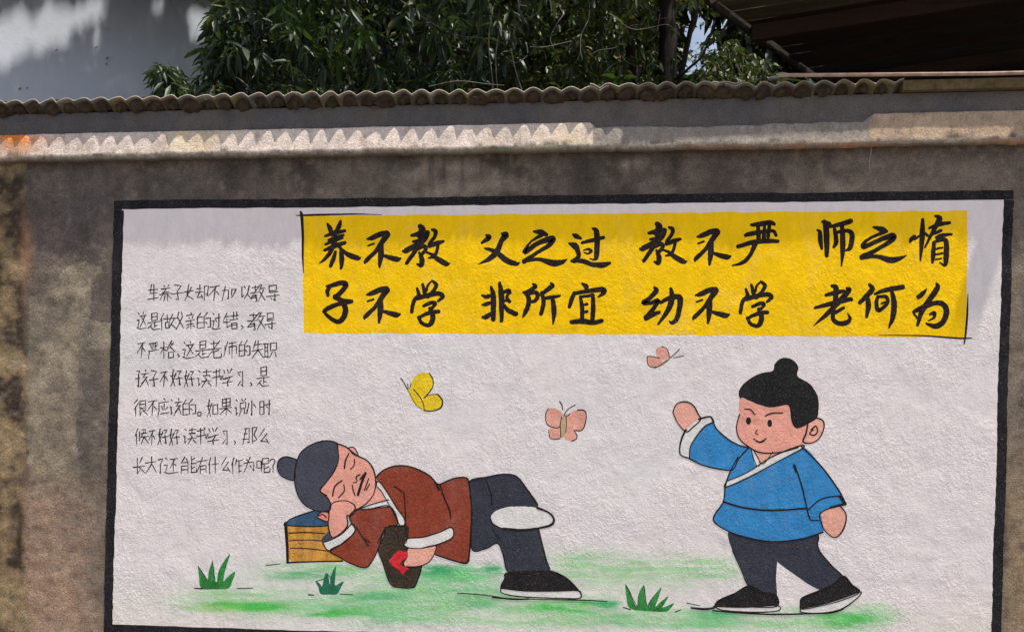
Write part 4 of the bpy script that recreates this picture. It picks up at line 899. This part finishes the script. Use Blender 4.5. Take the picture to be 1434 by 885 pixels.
# -- broad-leaved bush under the vines and the bush under the shed roof
bush = empty('broad_leaved_bush', tuple(P(840, 442, 1.5).xy)+(0,)); tag(bush, 'low bush with broad fresh green leaves just above the wall, left of the thick trunk', 'bush')
foliage('foliage', cat_leaves([whorls(70, [(770, 210), (765, 120), (790, 95), (830, 88), (880, 92), (900, 120), (900, 210)], 1.0, 1.7, 8, .09, .04, 41, hang=.4)]), lm_fresh, bush, 7)
branch(bush, [(P(840, 442, 1.5).x, 1.5, 0), (P(845, 300, 1.5).x, 1.5, 1.5), P(840, 140, 1.4)], .03, .015, name='stem')
bush2 = empty('small_leaved_bush', tuple(P(1035, 442, 2.2).xy)+(0,)); tag(bush2, 'small leaved bush with pale glossy leaves under the left edge of the shed roof', 'bush')
foliage('foliage', cat_leaves([whorls(330, [(985, 210), (985, 115), (998, 70), (1012, 50), (1040, 62), (1065, 78), (1085, 95), (1095, 210)], 1.6, 2.8, 9, .05, .016, 42)]), lm_small, bush2, 8)
branch(bush2, [(P(1035, 442, 2.2).x, 2.2, 0), P(1040, 200, 2.2), P(1030, 90, 2.2)], .03, .01, name='stem')
# -- deeper wood behind
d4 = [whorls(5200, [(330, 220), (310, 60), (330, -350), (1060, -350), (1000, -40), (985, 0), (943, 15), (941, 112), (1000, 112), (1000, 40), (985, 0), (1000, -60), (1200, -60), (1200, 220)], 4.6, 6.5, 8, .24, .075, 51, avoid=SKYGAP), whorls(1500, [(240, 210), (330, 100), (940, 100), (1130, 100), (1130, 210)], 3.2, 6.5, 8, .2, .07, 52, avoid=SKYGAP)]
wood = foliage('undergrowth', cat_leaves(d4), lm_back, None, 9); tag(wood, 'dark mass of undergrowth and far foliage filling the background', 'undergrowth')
# -- unseen leaves added over the house, gaps shaped to throw dappled shade on the render
def shade_crown():
    r = np.random.default_rng(77); n = 90000
    # points of the house wall that the photograph shows, carried up the sun ray to crown height
    s = r.uniform(-2.2, 4.0, n); z = r.uniform(1.6, 6.4, n)
    q = np.array(H0)[None]+s[:, None]*np.array(hx)+z[:, None]*np.array([0, 0, 1.0])
    px, py = proj(q[:, 0], q[:, 1], q[:, 2])
    wob = (fbm(px/13, py/10, 1, 7)-.5)*1.3
    lit = ((py+wob*34 > 6+np.clip(60-px, -70, 70)*.2) & (py+wob*40 < 102-px*.48) & (px < 148+wob*40) & (px > -90)) | ((px > 262+wob*26) & (px < 300) & (py+wob*30 > 10) & (py < 58+wob*20)) | ((px > 211+wob*6) & (px < 229+wob*6) & (py > 0) & (py < 18)) | ((px > 132) & (px < 146+wob*14) & (py > 22) & (py < 86) & (wob > -.02))
    t = r.uniform(2.2, 4.6, n); keep = ~lit
    q = q[keep]; t = t[keep]; pos = q+np.array(SUN)[None]*t[:, None]; m = len(pos)
    vx, vy = proj(pos[:, 0], pos[:, 1], pos[:, 2]); pos = pos[(vy < -22) | (vx < -40)]; m = len(pos)
    az = r.uniform(0, 6.283, m); el = r.uniform(-.6, .3, m)
    d = np.cos(az)[:, None]*np.array(hx)[None]+np.sin(az)[:, None]*np.array([0, 0, 1.0])[None]
    ln = r.uniform(.06, .10, m)
    return pos-d*ln[:, None]*.5, d, ln, ln*.42, np.full(m, .05)
foliage('shade_crown', shade_crown(), lm_dark, tree1, 10, face=tuple(hn))

# ---------------------------------------------------------------- the shed roof on the right
shed = empty('shed', (2.4, 1.8, 0)); tag(shed, 'open shed with a dark plank roof overhanging the right end of the wall', 'shed')
wood_d = plain('old dark timber', (.022, .018, .015), (.055, .042, .03), 6, .85, .006, stretch=(.25, 3, 3))
wood_l = plain('pale front boards', (.07, .058, .035), (.15, .12, .075), 5, .85, .006, stretch=(.25, 3, 3))  # paler timber for the planks nearest the front
wood_p = [wood_d, plain('reddish timber', (.03, .018, .014), (.06, .034, .024), 6, .85, .006, stretch=(.25, 3, 3)), plain('grey timber', (.026, .024, .02), (.06, .054, .04), 6, .85, .006, stretch=(.25, 3, 3))]
def roofz(x): return 3.25+.13*(x-.9)
UR_ = .138
def left_edge(y): return .68+.26*max(0, min(1, (y+.2)/.8))+(.62*(y-.6) if y >= .6 else 0)
y = -UR_; i = 0
prng = random.Random(3)
while y < 4.2:
    wdt = prng.uniform(.14, .2); yc = y+wdt/2; jx = prng.uniform(-.012, .012); xl = left_edge(yc)+jx; xr = 5.2
    th = .022; dz = prng.uniform(-.003, .003)
    def fy(x, yy):                                   # front board follows the line whose shadow falls below the coping
        return yy if i else yy
    V = []
    for q_, xx in enumerate((xl, (xl+xr)/2, xr)):
        for yy in (y+.003, y+wdt-.003):
            if q_ == 0: xx = left_edge(yy)+jx
            for zz in (0, th): V.append((xx-2.4, yy-1.8, roofz(xx)+zz+dz))
    F = []
    for k in (0, 4):
        F += [(k, k+4, k+6, k+2), (k+1, k+3, k+7, k+5), (k, k+1, k+5, k+4), (k+2, k+6, k+7, k+3)]
    F += [(0, 2, 3, 1), (8, 9, 11, 10)]
    o = mesh_obj('plank', V, F, wood_l if yc < 1.0 else wood_p[prng.randrange(3)]); o.parent = shed
    y += wdt; i += 1
# unseen covering added above the planks to block light, purlins below
V = [(left_edge(-UR_)-2.4+.02, -UR_+.008-1.8, roofz(left_edge(-UR_))+.03), (5.2-2.4, -UR_+.008-1.8, roofz(5.2)+.03), (5.2-2.4, 2.4, roofz(5.2)+.03), (left_edge(4.2)-2.4+.02, 2.4, roofz(left_edge(4.2))+.03)]
V2 = V+[(a_, b, c_+.012) for a_, b, c_ in V]
o = mesh_obj('shading_roof_sheet', V2, [(0, 3, 2, 1), (4, 5, 6, 7), (0, 1, 5, 4), (1, 2, 6, 5), (2, 3, 7, 6), (3, 0, 4, 7)], rust); o.parent = shed
eb = [(yy_, left_edge(yy_)) for yy_ in (-UR_, .6, 2.2, 4.2)]
for (ya, xa), (yb, xb) in zip(eb[:-1], eb[1:]):
    V = [(x_-2.4+dx_, y_-1.8, roofz(x_)+z_) for y_, x_ in ((ya, xa), (yb, xb)) for dx_ in (-.03, -.005) for z_ in (-.035, .03)]
    o = mesh_obj('eave_board', V, [(0, 1, 3, 2), (4, 6, 7, 5), (0, 4, 5, 1), (2, 3, 7, 6), (0, 2, 6, 4), (1, 5, 7, 3)], wood_d); o.parent = shed
for yy, wd in ((1.05, .05), (2.3, .06), (3.6, .06)):
    xl = left_edge(yy)+.02; V = []
    for xx in (xl, 5.2):
        for a_ in (yy, yy+wd):
            for zz in (-.09, -.004): V.append((xx-2.4, a_-1.8, roofz(xx)+zz))
    o = mesh_obj('purlin', V, [(0, 1, 3, 2), (4, 6, 7, 5), (0, 4, 5, 1), (2, 3, 7, 6), (0, 2, 6, 4), (1, 5, 7, 3)], wood_p[1]); o.parent = shed
# timber end added out of view past the front edge, casts the slanted shade
xt = P(1397, 330, 0).x
tip_x = P(1347, 440, 0).x+2.3*.2; in_x = tip_x+.21; zt_ = roofz(2.3)
V = [(x_+dx_-2.4, y_-1.8, zt_+dz_) for x_, y_ in ((tip_x, -.20), (in_x, .1)) for dx_ in (-.052, .052) for dz_ in (-.034, -.004)]
o = mesh_obj('shade_rafter', V, [(0, 1, 3, 2), (4, 6, 7, 5), (0, 4, 5, 1), (2, 3, 7, 6), (0, 2, 6, 4), (1, 5, 7, 3)], wood_d); o.parent = shed
for px_, py_ in ((left_edge(.4)+.35, .42), (3.4, .42), (2.2, 4.0), (4.9, 4.0)):
    V, F = box(px_-.05-2.4, px_+.05-2.4, py_-.05-1.8, py_+.05-1.8, -.05, roofz(px_)-.004)
    if px_ > 2.1: o = mesh_obj('post', V, F, wood_d); o.parent = shed
v, f = tube([(P(1218+a_, y_, -.004).x, -.004, H(y_, 0)) for a_, y_ in ((1, 208), (2, 222), (-1, 236), (0, 246))], .0022, 5)
o = mesh_obj('pale_drip', v, f, stone); adopt(o, wall)
brickdark = plain('dark shed wall', (.035, .033, .032), (.06, .055, .05), 3, .95)  # flat dark tone for the shed's back and side walls
V, F = box(1.9-2.4, 5.4-2.4, 4.3-1.8, 4.5-1.8, -.05, 3.9); o = mesh_obj('back_wall', V, F, brickdark); o.parent = shed
V, F = box(5.22-2.4, 5.4-2.4, .3-1.8, 4.3-1.8, -.05, 3.7); o = mesh_obj('side_wall', V, F, brickdark); o.parent = shed
